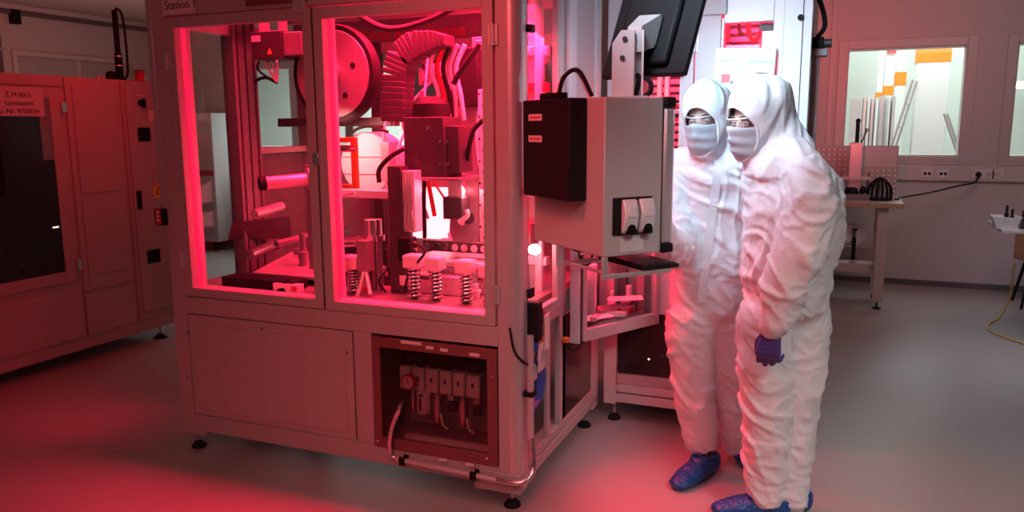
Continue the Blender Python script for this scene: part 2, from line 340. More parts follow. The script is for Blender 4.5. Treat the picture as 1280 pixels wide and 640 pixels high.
for i, (pa, pb, ht, mt) in enumerate([(1062, 1076, 122, 'greyl'), (1078, 1081, 120, 'alu'), (1083, 1086, 121, 'white'), (1088, 1091, 121, 'alu'), (1093, 1095, 122, 'white'), (1097, 1107, 120, 'alu'), (1109, 1112, 121, 'white'), (1114, 1118, 120, 'greyl')]):
    a, b = P(pa, 150, Y=10.0).x, P(pb, 150, Y=10.0).x
    lab = ['wide pale sheet at the left end of the stored panels in the hall', 'thin grey sheet right of the wide pale sheet in the hall', 'thin white sheet, second narrow one of the panels in the hall', 'thin grey sheet, third narrow one of the panels in the hall', 'thinnest white sheet left of the fat grey roll in the hall', 'fat grey roll standing among the stored panels in the hall', 'white sheet directly right of the fat grey roll in the hall', 'pale grey sheet at the right end of the stored panels in the hall'][i]
    if i == 5: o = MB().lathe(((a+b)/2, 10.1, 0), (0, 0, 1), [(0, (b-a)/2), (zz(ht, 10.0), (b-a)/2)], 20).build('foil_roll', 'alu'); tag(o, lab, 'roll')
    else: tag(bx('stored_sheet', (a, 10.0, 0.0), (b, 10.5, zz(ht, 10.0)), mt), lab, 'sheet', 'stored sheets in the hall')
def hall_rail(pts, label):
    t = thing('ladder', label, 'ladder', (pts[0][0], pts[0][1], 0), group='slanted ladders in the hall')
    a, b = V(pts[0]), V(pts[1]); s = V((0.06, 0.28, 0))
    MB().tube([a, b], 0.013, smooth=False).build('ladder_rail', 'lamm', t); MB().tube([a+s, b+s], 0.013, smooth=False).build('ladder_rail', 'lamm', t)
    for k in range(1, 8): MB().cyl(a.lerp(b, k/8), a.lerp(b, k/8)+s, 0.006, n=8).build('ladder_rung', 'lamm', t)
pa, pb = P(1141, 100, Y=9.9), P(1122, 160, Y=9.9); d = (pb-pa)*(pa.z/(pa.z-pb.z)); hall_rail([pa+d, pa], 'pinkish ladder leaning right against the left side of the orange-topped pillar')
pa, pb = P(1180, 142, Y=9.6), P(1197, 193, Y=9.6); d = (pb-pa)*(pa.z/(pa.z-pb.z)); hall_rail([pa+d, pa], 'pinkish ladder leaning left against the right side of the orange-topped pillar')
cl = P(1272, 107, Y=12.4)
t = thing('hall_light', 'bright white lamp seen in the right-hand window', 'lamp', (cl.x+0.2, 12.4, cl.z))
bx('lamp_housing', (cl.x-0.05, 12.4, cl.z-0.05), (cl.x+0.6, 12.55, cl.z+0.06), 'white', t); bx('lamp_tube', (cl.x-0.03, 12.385, cl.z-0.03), (cl.x+0.58, 12.4, cl.z+0.03), 'tube', t)

# ---------------------------------------------------------------- sockets on the trunking
def socket(px, label, double=True):
    p = P(px, 217, Y=YB-0.055); t = thing('wall_socket', label, 'socket', (p.x, YB-0.055, 1.115), group='sockets on the wall trunking')
    bx('socket_plate', (p.x-0.045, YB-0.063, 1.07), (p.x+0.045, YB-0.055, 1.16), 'white', t)
    if double:
        for s in (-0.018, 0.018): bx('data_port', (p.x+s-0.012, YB-0.068, 1.10), (p.x+s+0.012, YB-0.06, 1.125), 'black', t, 0.001)
    else:
        MB().lathe((p.x, YB-0.063, 1.115), (0, -1, 0), [(0, 0.026), (0.004, 0.025), (0.0041, 0.020), (0.001, 0.018)], 24).build('socket_well', 'trunk', t)
        for s in (-0.0095, 0.0095): MB().cyl((p.x+s, YB-0.0635, 1.115), (p.x+s, YB-0.066, 1.115), 0.003, n=8).build('socket_hole', 'black', t)
socket(1159, 'double data outlet with two dark ports on the trunking, left one')
socket(1179, 'data outlet on the trunking to the right of the two-port outlet')
socket(1223, 'power socket on the trunking with the black plug in it', False)
socket(1236, 'empty power socket right beside the plugged one', False)
socket(1247, 'empty power socket at the right end of the socket row', False)

# ---------------------------------------------------------------- workbench with pegboard
wb = thing('workbench', 'pale workbench with pegboard back under the large window', 'workbench', (-0.3, 7.65, 0))
bx('bench_top', (-1.1, 7.38, 0.885), (0.50, 8.0, 0.925), 'bench', wb, 0.003)
bx('bench_edge', (-1.1, 7.362, 0.884), (0.502, 7.38, 0.926), 'wood', wb, 0.002)
bx('bench_edge', (0.50, 7.38, 0.884), (0.512, 8.0, 0.926), 'wood', wb, 0.002)
for x in (0.31, -1.02):
    for y in (7.40, 7.92):
        l = bx('leg', (x, y, 0.06), (x+0.085, y+0.05, 0.885), 'legp', wb, 0.004)
        MB().cyl((x+0.042, y+0.025, 0.012), (x+0.042, y+0.025, 0.07), 0.009, n=10).lathe((x+0.042, y+0.025, 0), (0, 0, 1), [(0, 0.036), (0.01, 0.034), (0.02, 0.012)], 16).build('leg_foot', 'rubber', l)
bx('lower_shelf', (-0.95, 7.50, 0.33), (0.31, 7.92, 0.352), 'legp', wb); bx('shelf_rail', (-0.95, 7.48, 0.30), (0.31, 7.50, 0.38), 'legp', wb)
bx('shelf_rail', (-0.95, 7.90, 0.30), (0.31, 7.92, 0.47), 'legp', wb)
pb_ = MB(); x0, x1, z0, z1, yp = -0.75, 0.47, 0.925, 1.395, 7.95
pb_.box((x0, yp, z0), (x1, yp+0.012, z1)); pegb = pb_.build('pegboard', 'peg', wb, 0.002)
pp = bx('paper_sheet', (0.16, yp-0.004, 1.205), (0.455, yp-0.001, 1.385), 'greyl', pegb, 0)
ln = MB()
for z, a, b in ((1.345, 0.24, 0.40), (1.30, 0.27, 0.37), (1.25, 0.19, 0.43)):
    x = a
    while x < b: l = random.uniform(0.012, 0.035); ln.box((x, yp-0.0052, z), (min(x+l, b), yp-0.004, z+0.008)); x += l+0.008
ln.build('faint_print', 'cab', pp)
bp = thing('bench_press', 'manual lever press with black column handle standing on the workbench', 'press', (0.07, 7.72, 0.925))
q = lambda px, py: P(px, py, Y=7.72)
a = q(1067, 243)
xc, zb = a.x, 0.925
bx('press_base', (xc-0.13, 7.62, zb), (xc+0.13, 7.82, zb+0.05), 'mid', bp); bx('press_table', (xc-0.13, 7.63, q(1067, 222).z-0.015), (xc+0.13, 7.81, q(1067, 222).z+0.01), 'alu', bp)
for s in (-0.11, 0.11): MB().cyl((xc+s, 7.72, zb+0.04), (xc+s, 7.72, q(1067, 216).z), 0.014).build('guide_column', 'steel', bp)
MB().lathe((xc-0.02, 7.70, zb+0.05), (0, 0, 1), [(0, 0.06), (0.05, 0.055), (0.06, 0.03)], 20).build('fixture', 'black', bp)
MB().sph((xc+0.07, 7.69, zb+0.085), (0.03, 0.03, 0.035)).build('knob', 'black', bp)
bx('press_body', (xc-0.055, 7.68, q(0, 214).z), (xc+0.055, 7.76, q(1067, 178).z), 'alu', bp, 0.008)
MB().cyl((xc, 7.72, q(1067, 218).z), (xc, 7.72, q(1067, 205).z), 0.03).build('ram', 'steel', bp)
pl = MB().cyl((xc, 7.72, q(1067, 180).z), (xc, 7.72, q(1067, 152).z), 0.017).build('press_column', 'black', bp); MB().sph((xc, 7.72, q(1067, 151).z), 0.022).build('column_cap', 'black', pl)
hd = MB().tube([q(1067, 180), q(1078, 181)], 0.018, smooth=False).build('lever_hub', 'black', bp)
MB().tube([q(1077, 178), q(1084, 162)], 0.008, smooth=False).sph(q(1084, 162), 0.018).build('lever', 'steel', bp)
dv = thing('soldering_stand', 'dark domed wire stand on the workbench in front of the pegboard', 'stand', (0.325, 7.7, 0.925))
c = V((0.325, 7.70, 0.925))
MB().lathe(c, (0, 0, 1), [(0, 0.115), (0.012, 0.11), (0.02, 0.10), (0.022, 0.02)], 24).build('stand_base', 'black', dv)
for k in range(7):
    an = math.pi*k/7; u = V((math.cos(an), math.sin(an), 0))
    MB().tube([c+u*0.10+V((0, 0, 0.02)), c+u*0.09+V((0, 0, 0.11)), c+u*0.03+V((0, 0, 0.185)), c-u*0.03+V((0, 0, 0.185)), c-u*0.09+V((0, 0, 0.11)), c-u*0.10+V((0, 0, 0.02))], 0.009, 6).build('wire_hoop', 'black', dv)
MB().cyl(c+V((0, 0, 0.02)), c+V((0, 0, 0.14)), 0.035).build('core', 'steel', dv)
kp = P(1223, 218, Y=YB-0.07)
cb = thing('power_cable', 'black power cable hanging from the wall socket to the workbench', 'cable', (kp.x, YB-0.09, 1.05))
MB().tube([kp+V((0, -0.045, 0)), P(1218, 228, Y=8.52), P(1195, 233, Y=8.35), P(1160, 241, Y=8.1), P(1125, 247, Y=7.85), V((0.485, 7.74, 0.935)), V((0.45, 7.72, 0.935))], 0.0085, 8).build('cable_run', 'rubber', cb)
MB().lathe(kp, (0, -1, 0), [(0, 0.024), (0.03, 0.024), (0.045, 0.012)], 18).build('plug', 'black', cb)
td = thing('tape_stand', 'white tape reel on an upright stand on the shelf under the workbench', 'reel', (0.13, 7.6, 0.352))
rc = P(1068, 292, Y=7.6)
MB().lathe(rc+V((0, 0.0, 0)), (0, -1, 0), [(0, 0.035), (0, 0.095), (0.03, 0.095), (0.03, 0.035)], 32).build('tape_reel', 'white', td)
MB().lathe(rc+V((0, -0.031, 0)), (0, -1, 0), [(0, 0.032), (0.006, 0.03)], 20).build('reel_hub', 'legp', td)
bx('stand_post', (rc.x-0.016, 7.53, 0.40), (rc.x+0.016, 7.56, rc.z-0.03), 'black', td); bx('stand_fork', (rc.x-0.03, 7.53, 0.354), (rc.x+0.03, 7.57, 0.40), 'steel', td)
MB().cyl((rc.x-0.025, 7.545, rc.z+0.045), (rc.x+0.025, 7.545, rc.z+0.045), 0.008).cyl((rc.x, 7.545, rc.z-0.03), (rc.x, 7.545, rc.z+0.045), 0.006).build('stand_axle', 'black', td)

# ---------------------------------------------------------------- table, tray and chair at the right edge
tb = thing('work_table', 'small grey table cut by the right edge of the photo, holding a white tray', 'table', (1.45, 6.5, 0))
tt = P(1262, 291, Y=6.6)
zt = 0.858
bx('table_top', (1.06, 6.36, zt-0.025), (2.2, 6.95, zt), 'greyl', tb, 0.005)
for x in (1.9, 2.1):
    for y in (6.45, 6.88): bx('leg', (x, y, 0), (x+0.04, y+0.04, zt-0.03), 'black', tb)
ty = thing('storage_tray', 'white open tray with slanted sides at the right edge of the photo', 'tray', (1.09, 6.47, zt))
x0, x1, y0, y1 = 1.003, 1.178, 6.38, 6.56
tr = MB(); zr = zt+0.085
tr.prism([(x0+0.03, y0+0.02, zt), (x1-0.03, y0+0.02, zt), (x1-0.03, y1-0.02, zt), (x0+0.03, y1-0.02, zt)], (0, 0, 0.006))
for (a, b, c_, d) in (((x0, y0), (x1, y0), (x1-0.03, y0+0.02), (x0+0.03, y0+0.02)), ((x1, y1), (x0, y1), (x0+0.03, y1-0.02), (x1-0.03, y1-0.02)), ((x0, y1), (x0, y0), (x0+0.03, y0+0.02), (x0+0.03, y1-0.02)), ((x1, y0), (x1, y1), (x1-0.03, y1-0.02), (x1-0.03, y0+0.02))):
    mx, my = (x0+x1)/2, (y0+y1)/2; sh = lambda p: V(((p[0]-mx)*0.96+mx, (p[1]-my)*0.94+my, 0))
    pts = [V((*a, zr)), V((*b, zr)), V((*c_, zt)), V((*d, zt))]
    tr.hull(pts+[sh(a)+V((0, 0, zr)), sh(b)+V((0, 0, zr)), sh(c_)+V((0, 0, zt+.004)), sh(d)+V((0, 0, zt+.004))])
tr.build('tray_body', 'white', ty)
bx('tray_divider', (x0+0.045, y0+0.05, zt+0.006), (x0+0.085, y0+0.12, zt+0.078), 'white', ty)
def bottle(x, y, hgt, label):
    t = thing('bottle', label, 'bottle', (x, y, zt+0.006), group='black bottles in the tray')
    MB().lathe((x, y, zt+0.006), (0, 0, 1), [(0, 0.014), (0.004, 0.015), (hgt*0.55, 0.015), (hgt*0.68, 0.008), (hgt*0.72, 0.007)], 20).build('bottle_body', 'black', t)
    MB().lathe((x, y, zt+0.006+hgt*0.72), (0, 0, 1), [(0, 0.0095), (hgt*0.24, 0.009), (hgt*0.28, 0.006)], 16).build('bottle_cap', 'blackm', t)
bottle(1.103, 6.50, 0.155, 'taller black bottle standing left in the white tray')
bottle(1.133, 6.47, 0.13, 'shorter black bottle standing right in the white tray')
gd = thing('clamp_fixture', 'dark clamp fixture beside the white tray, cut by the photo edge', 'fixture', (1.23, 6.5, zt))
bx('fixture_body', (1.19, 6.44, zt), (1.31, 6.58, zt+0.08), 'midd', gd, 0.01); MB().cyl((1.215, 6.5, zt+0.07), (1.215, 6.5, zt+0.11), 0.018).build('fixture_post', 'black', gd); MB().sph((1.215, 6.48, zt+0.115), 0.024).build('fixture_knob', 'midd', gd)
ch = thing('chair', 'dark legged wooden shell chair cut by the right edge of the photo', 'chair', (1.68, 8.0, 0))
sp = []
for k in range(9):
    an = R(100+k*20); sp.append((1.68+0.24*math.cos(an), 8.0+0.22*math.sin(an)))
for (a, b) in zip(sp, sp[1:]): pass
sh = MB(); n = len(sp)
for i in range(n-1):
    a, b = sp[i], sp[i+1]; ia = (1.68+(a[0]-1.68)*0.93, 8.0+(a[1]-8.0)*0.93); ib = (1.68+(b[0]-1.68)*0.93, 8.0+(b[1]-8.0)*0.93)
    za = 0.42; zh = 0.66+0.06*math.sin(math.pi*i/(n-1))
    sh.prism([(a[0], a[1], za), (b[0], b[1], za), (ib[0], ib[1], za), (ia[0], ia[1], za)], (0, 0, zh-za))
sh.build('backrest', 'chair', ch); MB().lathe((1.68, 8.0, 0.43), (0, 0, 1), [(0, 0.20), (0.02, 0.235), (0.04, 0.235), (0.045, 0.2)], 28).build('seat', 'chair', ch)
for (x, y, dx, dy) in ((1.57, 7.90, -0.07, -0.08), (1.80, 7.90, 0.06, -0.05), (1.57, 8.12, -0.07, 0.09), (1.80, 8.12, 0.06, 0.07)):
    MB().cyl((x+dx, y+dy, 0), (x, y, 0.44), 0.012, 0.015, 10).build('leg', 'black', ch)
fc = MB().tube([P(1268, 330, Y=7.0), P(1262, 372, Z=0.2), P(1250, 396, Z=0.03), P(1237, 404, Z=0.008), P(1236, 412, Z=0.008), P(1248, 418, Z=0.008), P(1266, 425, Z=0.008), P(1290, 432, Z=0.008)], 0.007, 8).build('floor_cable', 'yellowc')
tag(fc, 'thin yellow cable looping down to the floor at the right edge', 'cable')

# ================================================================ dark red lamination machine on the left
LX = -4.72
lm = thing('lamination_machine', 'long red-lit machine cabinet on the left with a dark glass door', 'machine', (LX-0.45, 3.2, 0))
Lq = lambda px, py: P(px, py, X=LX)
LT, LB = 1.935, 0.10
bx('body', (LX-0.9, 0.6, LB), (LX-0.012, 4.53, LT), 'lamm', lm, 0.006)
def lpanel(name, y0, y1, z0, z1, t=0.012, mat='lamm'):
    return bx(name, (LX-0.012, y0+0.004, z0+0.004), (LX-0.012+t, y1-0.004, z1-0.004), mat, lm, 0.002)
bx('top_rail', (LX-0.012, 0.6, 1.868), (LX+0.006, 3.73, LT), 'lamm', lm, 0.002)
# glazed door
dr = frame_yz(MB(), LX-0.012, LX+0.004, 2.2, 3.70, 0.585, 1.862, 0.075, 0.075, 0.07).build('glass_door', 'lamm', lm, 0.002)
bx('door_pane', (LX-0.012, 2.27, 0.655), (LX-0.004, 3.63, 1.80), 'lambar', dr, 0)
for z in (0.66, 1.70): bx('door_hinge', (LX+0.0, 3.70, z), (LX+0.022, 3.735, z+0.07), 'steel', dr)
sg = bx('door_sign', (LX-0.003, 2.85, 1.675), (LX+0.006, 3.585, 1.85), 'greyl', lm, 0.001)
for i, (tx, z, sz) in enumerate((('Z..M 0012', 1.792, 0.042), ('Lamination', 1.742, 0.042), ('Ma.-Nr. 9750024', 1.692, 0.042))):
    ctr = (3.505, 3.515, 3.55)[i]
    text('sign_text', tx, sz, 'ink', (LX+0.007, ctr, z), (0, 1, 0), (0, 0, 1), sg, align='RIGHT')
# what glows behind the dark glass
bx('inner_column', (LX-0.0035, 3.02, 1.25), (LX-0.002, 3.14, 1.675), 'black', lm, 0); bx('inner_column', (LX-0.0035, 3.15, 1.2), (LX-0.002, 3.28, 1.47), 'black', lm, 0)
bx('inner_profile', (LX-0.0035, 3.55, 1.40), (LX-0.002, 3.625, 1.795), 'mid', lm, 0)
bx('red_indicator', (LX-0.0035, 2.9, 1.20), (LX-0.002, 3.06, 1.44), 'redp', lm, 0); bx('status_light', (LX-0.003, 3.10, 1.105), (LX-0.001, 3.135, 1.125), 'redglow', lm, 0)
a = Lq(70, 284); bx('indicator_light', (LX-0.003, a.y-0.022, a.z-0.005), (LX-0.001, a.y+0.022, a.z+0.005), 'glow', lm, 0)
a = Lq(30, 330); bx('indicator_light', (LX-0.003, a.y-0.025, a.z-0.008), (LX-0.001, a.y+0.025, a.z+0.008), 'midd', lm, 0)
# sheet panels
lpanel('upper_panel', 3.745, 4.165, 0.50, 1.925, 0.012)
ip = lpanel('upper_door', 3.79, 4.12, 1.16, 1.885, 0.020); lpanel('lower_door', 3.79, 4.12, 0.60, 1.13, 0.020)
lpanel('base_panel', 2.2, 3.735, 0.19, 0.545, 0.018); lpanel('base_panel', 3.745, 4.165, 0.19, 0.48, 0.014)
cdp = lpanel('control_door', 4.185, 4.505, 0.19, 1.925, 0.014); cd = bx('control_panel', (LX+0.002, 4.215, 0.25), (LX+0.016, 4.50, 1.90), 'lamm', cdp, 0.002)
a = Lq(173, 129); k = bx('rotary_switch', (LX+0.016, a.y-0.035, a.z-0.035), (LX+0.022, a.y+0.035, a.z+0.035), 'alu', lm, 0.002)
MB().cyl((LX+0.02, a.y, a.z), (LX+0.045, a.y, a.z), 0.026, 0.022).box((LX+0.04, a.y-0.008, a.z-0.035), (LX+0.062, a.y+0.012, a.z+0.03)).build('switch_knob', 'black', k)
for (px, py, w_, h_, mt, nm) in ((178, 168, 0.055, 0.05, 'black', 'vent_grille'), (190, 320, 0.06, 0.05, 'black', 'vent_grille'), (172, 250, 0.022, 0.068, 'black', 'door_latch'), (187, 145, 0.022, 0.04, 'paper', 'label_plate'), (163, 105, 0.028, 0.006, 'paper', 'label_plate'), (173, 120, 0.03, 0.005, 'paper', 'label_plate'), (197, 270, 0.03, 0.045, 'alu', 'key_plate')):
    a = Lq(px, py); g = bx(nm, (LX+0.014, a.y-w_, a.z-h_), (LX+0.022, a.y+w_, a.z+h_), mt, lm, 0.004)
    if nm == 'key_plate': MB().cyl((LX+0.02, a.y, a.z), (LX+0.03, a.y, a.z), 0.02).build('key_lock', 'black', g)
a = Lq(196, 239); ws = bx('warning_sticker', (LX+0.015, a.y-0.045, a.z-0.045), (LX+0.018, a.y+0.04, a.z+0.045), 'yellow', lm, 0)
MB().prism([(LX+0.018, a.y-0.028, a.z-0.022), (LX+0.018, a.y+0.028, a.z-0.022), (LX+0.018, a.y, a.z+0.03)], (0.001, 0, 0)).build('warning_triangle', 'ink', ws, smooth=False)
MB().prism([(LX+0.019, a.y-0.018, a.z-0.016), (LX+0.019, a.y+0.018, a.z-0.016), (LX+0.019, a.y, a.z+0.018)], (0.0005, 0, 0)).build('warning_triangle', 'yellow', ws, smooth=False)
for y in (0.9, 3.05, 4.42): foot(lm, LX-0.06, y, LB, 0.05)
for y in (0.9, 4.42): foot(lm, LX-0.8, y, LB, 0.05)
# things standing on its top
sm = thing('signal_mast', 'black signal mast with a looped cable on top of the left cabinet', 'mast', (LX-0.12, 4.30, LT))
b0 = P(150, 96, X=LX-0.1); zt_ = P(149, 14, X=LX-0.1).z
bm_ = V((LX-0.1, b0.y, LT))
MB().cyl(bm_, bm_+V((0, 0, 0.02)), 0.04).build('mast_base', 'black', sm)
MB().cyl(bm_+V((0, 0, 0.02)), bm_+V((0, 0, 0.19)), 0.026).build('mast_joint', 'black', sm)
for h in (0.10, 0.165): MB().cyl(bm_+V((0, 0, h)), bm_+V((0, 0, h+0.01)), 0.028).build('mast_ring', 'steel', sm)
MB().cyl(bm_+V((0, 0, 0.19)), V((bm_.x, bm_.y, zt_)), 0.019).build('mast_rod', 'black', sm)
MB().tube([V((bm_.x, bm_.y, zt_-0.01)), V((bm_.x, bm_.y+0.02, zt_+0.015)), V((bm_.x, bm_.y+0.06, zt_-0.02)), V((bm_.x, bm_.y+0.075, zt_-0.15)), V((bm_.x, bm_.y+0.075, LT+0.12)), V((bm_.x, bm_.y+0.065, LT+0.04)), V((bm_.x, bm_.y+0.03, LT+0.01))], 0.0085).build('mast_cable', 'rubber', sm)
b1 = P(175, 96, X=LX-0.1)
bc = thing('beacon', 'squat red beacon lamp with a clear rim at the cabinet corner', 'beacon', (LX-0.1, b1.y, LT))
MB().lathe((LX-0.1, b1.y, LT), (0, 0, 1), [(0, 0.04), (0.015, 0.04), (0.016, 0.034), (0.06, 0.034), (0.062, 0.04), (0.075, 0.04)], 20).build('beacon_lens', 'redp', bc)
MB().lathe((LX-0.1, b1.y, LT+0.075), (0, 0, 1), [(0, 0.038), (0.008, 0.03)], 20).build('beacon_cap', 'black', bc)
b2 = P(139, 96, X=LX-0.15)
tag(MB().lathe((LX-0.15, b2.y, LT), (0, 0, 1), [(0, 0.035), (0.05, 0.035), (0.065, 0.02)], 16).build('round_cap', 'black'), 'small black cap beside the foot of the signal mast', 'cap')
b3 = P(126, 94, X=LX-0.2)
cl_ = thing('cable_gland', 'pair of small clear fittings on the cabinet top left of the mast', 'fitting', (LX-0.2, b3.y, LT))
for s in (-0.02, 0.02): MB().lathe((LX-0.2, b3.y+s, LT), (0, 0, 1), [(0, 0.012), (0.03, 0.012), (0.04, 0.006)], 12).build('gland_nut', 'alu', cl_)

# white equipment cabinets far behind, seen through the glass
for i, (xa, xb, lab) in enumerate(((-8.75, -8.12, 'left white cabinet with dark panels seen through the left machine window'), (-8.10, -7.45, 'right white cabinet with a grey upper door seen through the left machine window'))):
    t = thing('equipment_cabinet', lab, 'cabinet', ((xa+xb)/2, 8.3, 0), group='white cabinets behind the machine')
    bx('cabinet_body', (xa, 7.95, 0.12), (xb, 8.6, 1.72 if i == 0 else 1.78), 'white', t, 0.008)
    bx('upper_door', (xa+0.03, 7.93, 1.05), (xb-0.03, 7.95, 1.66), 'greyl' if i else 'midd', t); bx('lower_door', (xa+0.03, 7.93, 0.2), (xb-0.03, 7.95, 0.98), 'greyl' if i else 'white', t)
    bx('red_stripe', (xa, 7.925, 0.99), (xb, 7.95, 1.04), 'redp', t)
    for x in (xa+0.08, xb-0.08): MB().cyl((x, 8.0, 0), (x, 8.0, 0.12), 0.04).build('caster', 'black', t)

# ================================================================ assembly machine, station 1
YF, X0, X1, YM = 2.84, -2.975, -1.15, 3.96          # front plane, left and right side, rear plane
ZT = 2.42
am = thing('assembly_machine', 'large grey glazed assembly machine glowing red inside', 'machine', (-2.07, 3.4, 0))
Fq = lambda px, py, dy=0: P(px, py, Y=YF+dy)
# frame
bx('corner_post', (X0, YF, 0.10), (-2.893, YF+0.085, ZT), 'grey', am)
bx('corner_post', (-1.247, YF, 0.10), (-1.195, YF+0.085, ZT), 'grey', am)
MB().cyl((-1.195, YF+0.045, 0.10), (-1.195, YF+0.045, ZT), 0.045, n=24).box((-1.195, YF+0.04, 0.10), (X1, YF+0.085, ZT)).build('corner_profile', 'alu', am, 0.002)
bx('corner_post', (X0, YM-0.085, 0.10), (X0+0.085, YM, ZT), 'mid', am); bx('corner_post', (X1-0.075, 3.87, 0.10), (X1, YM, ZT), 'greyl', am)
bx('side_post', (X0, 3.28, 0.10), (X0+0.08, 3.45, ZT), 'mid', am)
bx('base_rail', (-2.893, YF, 0.115), (-1.247, YF+0.085, 0.20), 'grey', am); bx('base_block', (X0, YF-0.002, 0.09), (X0+0.15, YF+0.08, 0.115), 'grey', am); bx('base_block', (-1.36, YF-0.002, 0.085), (-1.152, YF+0.085, 0.17), 'grey', am)
bx('middle_rail', (-2.893, YF, 0.712), (-1.247, YF+0.085, 0.795), 'grey', am)
bx('side_base_rail', (X1-0.07, YF+0.085, 0.12), (X1, YM, 0.165), 'grey', am); bx('side_base_rail', (X1-0.07, YF+0.085, 0.172), (X1-0.006, YM, 0.21), 'grey', am)
bx('side_base_rail', (X0, YF+0.085, 0.12), (X0+0.07, YM, 0.2), 'grey', am); bx('rear_base_rail', (X0, YM-0.08, 0.12), (X1, YM, 0.2), 'grey', am)
bx('divider_post', (-1.94, YF, 0.20), (-1.85, YF+0.085, 0.712), 'grey', am)
hd = bx('header', (-2.893, YF, 2.098), (-1.247, YF+0.085, ZT), 'grey', am)
bx('roof', (X0, YF, ZT), (X1, YM, ZT+0.03), 'grey', am)
bx('cable_cover', (X0-0.032, YF+0.002, 1.235), (X0-0.002, YF+0.05, ZT), 'alu', am)
# station plate
sp_ = bx('station_plate', (-2.892, YF-0.008, 2.104), (-2.70, YF-0.001, 2.20), 'paper', am, 0.001)
text('plate_text', 'Station 1', 0.052, 'ink', (-2.878, YF-0.009, 2.128), (1, 0, 0), (0, 0, 1), sp_)
hp = thing_part = bx('header_plate', (-2.42, YF-0.006, 2.115), (-2.10, YF-0.001, 2.25), 'darkred', am, 0.001)
a = Fq(320, 2); bx('amber_lens', (a.x-0.06, YF-0.03, 2.165), (a.x+0.07, YF-0.006, 2.19), 'amber', hp)
a = Fq(376, 15); bx('closing_plate', (a.x-0.035, YF-0.012, 2.072), (a.x+0.03, YF-0.001, 2.125), 'alu', am)
# doors
def front_door(x0, x1, z0, z1, gl, gr, hinge_left):
    d = frame_xz(MB(), x0+0.003, x1-0.003, z0+0.003, z1-0.003, YF-0.004, YF+0.035, gl, gr, 0.042, 0.045).build('glass_door', 'grey', am, 0.002)
    bx('door_pane', (x0+gl-0.006, YF+0.018, z0+0.04), (x1-gr+0.006, YF+0.024, z1-0.04), 'glass', d, 0)
    hx = x0 if hinge_left else x1
    for z in (0.93, 1.94) if not hinge_left else (0.98, 1.90):
        MB().cyl((hx, YF-0.010, z-0.04), (hx, YF-0.010, z+0.04), 0.008, n=10).box((hx-0.02, YF-0.008, z-0.038), (hx+0.02, YF-0.003, z+0.038)).build('hinge', 'alu', d)
    return d
d1 = front_door(-2.890, -2.084, 0.797, 2.095, 0.048, 0.045, True)
d2 = front_door(-2.080, -1.252, 0.795, 2.092, 0.046, 0.046, False)
bx('gap_seal', (-2.085, YF+0.002, 0.80), (-2.079, YF+0.03, 2.09), 'groove', am, 0)
a = Fq(398, 200); MB().box((a.x-0.02, YF-0.016, a.z-0.02), (a.x+0.012, YF-0.004, a.z+0.03)).build('door_lock', 'steel', d1, 0.002)
# red lit inner jambs behind the doors
for (xa, xb) in ((-2.86, -2.845), (-2.128, -2.112), (-2.05, -2.036), (-1.302, -1.292)):
    bx('inner_jamb', (xa, YF+0.04, 0.83), (xb, YF+0.10, 2.06), 'greyl', am, 0.002)
bx('inner_sill', (-2.85, YF+0.04, 0.80), (-1.29, YF+0.12, 0.832), 'greyl', am)
for (xa, xb) in ((-2.82, -2.14), (-2.01, -1.31)):
    bx('jamb_glow_strip', (xa, YF+0.060, 2.058), (xb, YF+0.075, 2.064), 'strip', am, 0.001)
for x in (-2.845, -2.036): bx('jamb_glow_strip', (x, YF+0.040, 0.845), (x+0.014, YF+0.060, 2.05), 'strip', am, 0.004)  # jamb faces lit by the interior, given as emission
# lower left access panel
pn = bx('access_panel', (-2.884, YF-0.003, 0.206), (-1.946, YF+0.02, 0.708), 'grey', am, 0.002)
bx('panel_field', (-2.855, YF-0.0065, 0.235), (-1.985, YF-0.003, 0.665), 'grey', pn, 0.0015)
for (px, py) in ((329, 410), (435, 440), (440, 533), (338, 530), (236, 470), (236, 415)):
    a = Fq(px, py); MB().cyl((a.x, YF-0.004, a.z), (a.x, YF-0.011, a.z), 0.006, n=10).build('panel_screw', 'steel', pn)
# pneumatic bay
bay = frame_xz(MB(), -1.846, -1.250, 0.196, 0.700, YF-0.006, YF+0.012, 0.040, 0.045, 0.05, 0.045).build('service_window', 'darkred', am, 0.002)
bx('window_pane', (-1.81, YF+0.002, 0.24), (-1.29, YF+0.006, 0.66), 'acryl', bay, 0)
bx('bay_back', (-1.85, 3.15, 0.19), (-1.25, 3.16, 0.71), 'cab', am, 0); bx('bay_wall', (-1.852, YF+0.085, 0.19), (-1.846, 3.15, 0.71), 'mid', am, 0); bx('bay_wall', (-1.262, YF+0.085, 0.19), (-1.255, 3.15, 0.71), 'mid', am, 0); bx('bay_floor', (-1.85, YF+0.085, 0.19), (-1.25, 3.15, 0.205), 'mid', am, 0)
for (px, py, w_) in ((515, 428, 0.05), (538, 434, 0.018), (556, 437, 0.018), (594, 443, 0.022), (555, 574, 0.02), (588, 580, 0.02)):
    a = Fq(px, py); bx('label_plate', (a.x-w_, YF-0.009, a.z-0.007), (a.x+w_, YF-0.006, a.z+0.007), 'paper', am, 0.0005)
for (px, py) in ((468, 489), (474, 550), (616, 470), (610, 590-18)): 
    a = Fq(px, py); MB().cyl((a.x, YF-0.006, a.z), (a.x, YF-0.012, a.z), 0.006, n=10).build('panel_screw', 'steel', am)
YV = 3.0
vq = lambda px, py: P(px, py, Y=YV)
ub = bx('valve_rail', (vq(505, 515).x, YV+0.02, 0.425), (vq(604, 515).x, YV+0.05, 0.45), 'alu', am)
xs = [vq(x, 495).x for x in (503, 519, 535, 552, 568.5, 585, 604)]
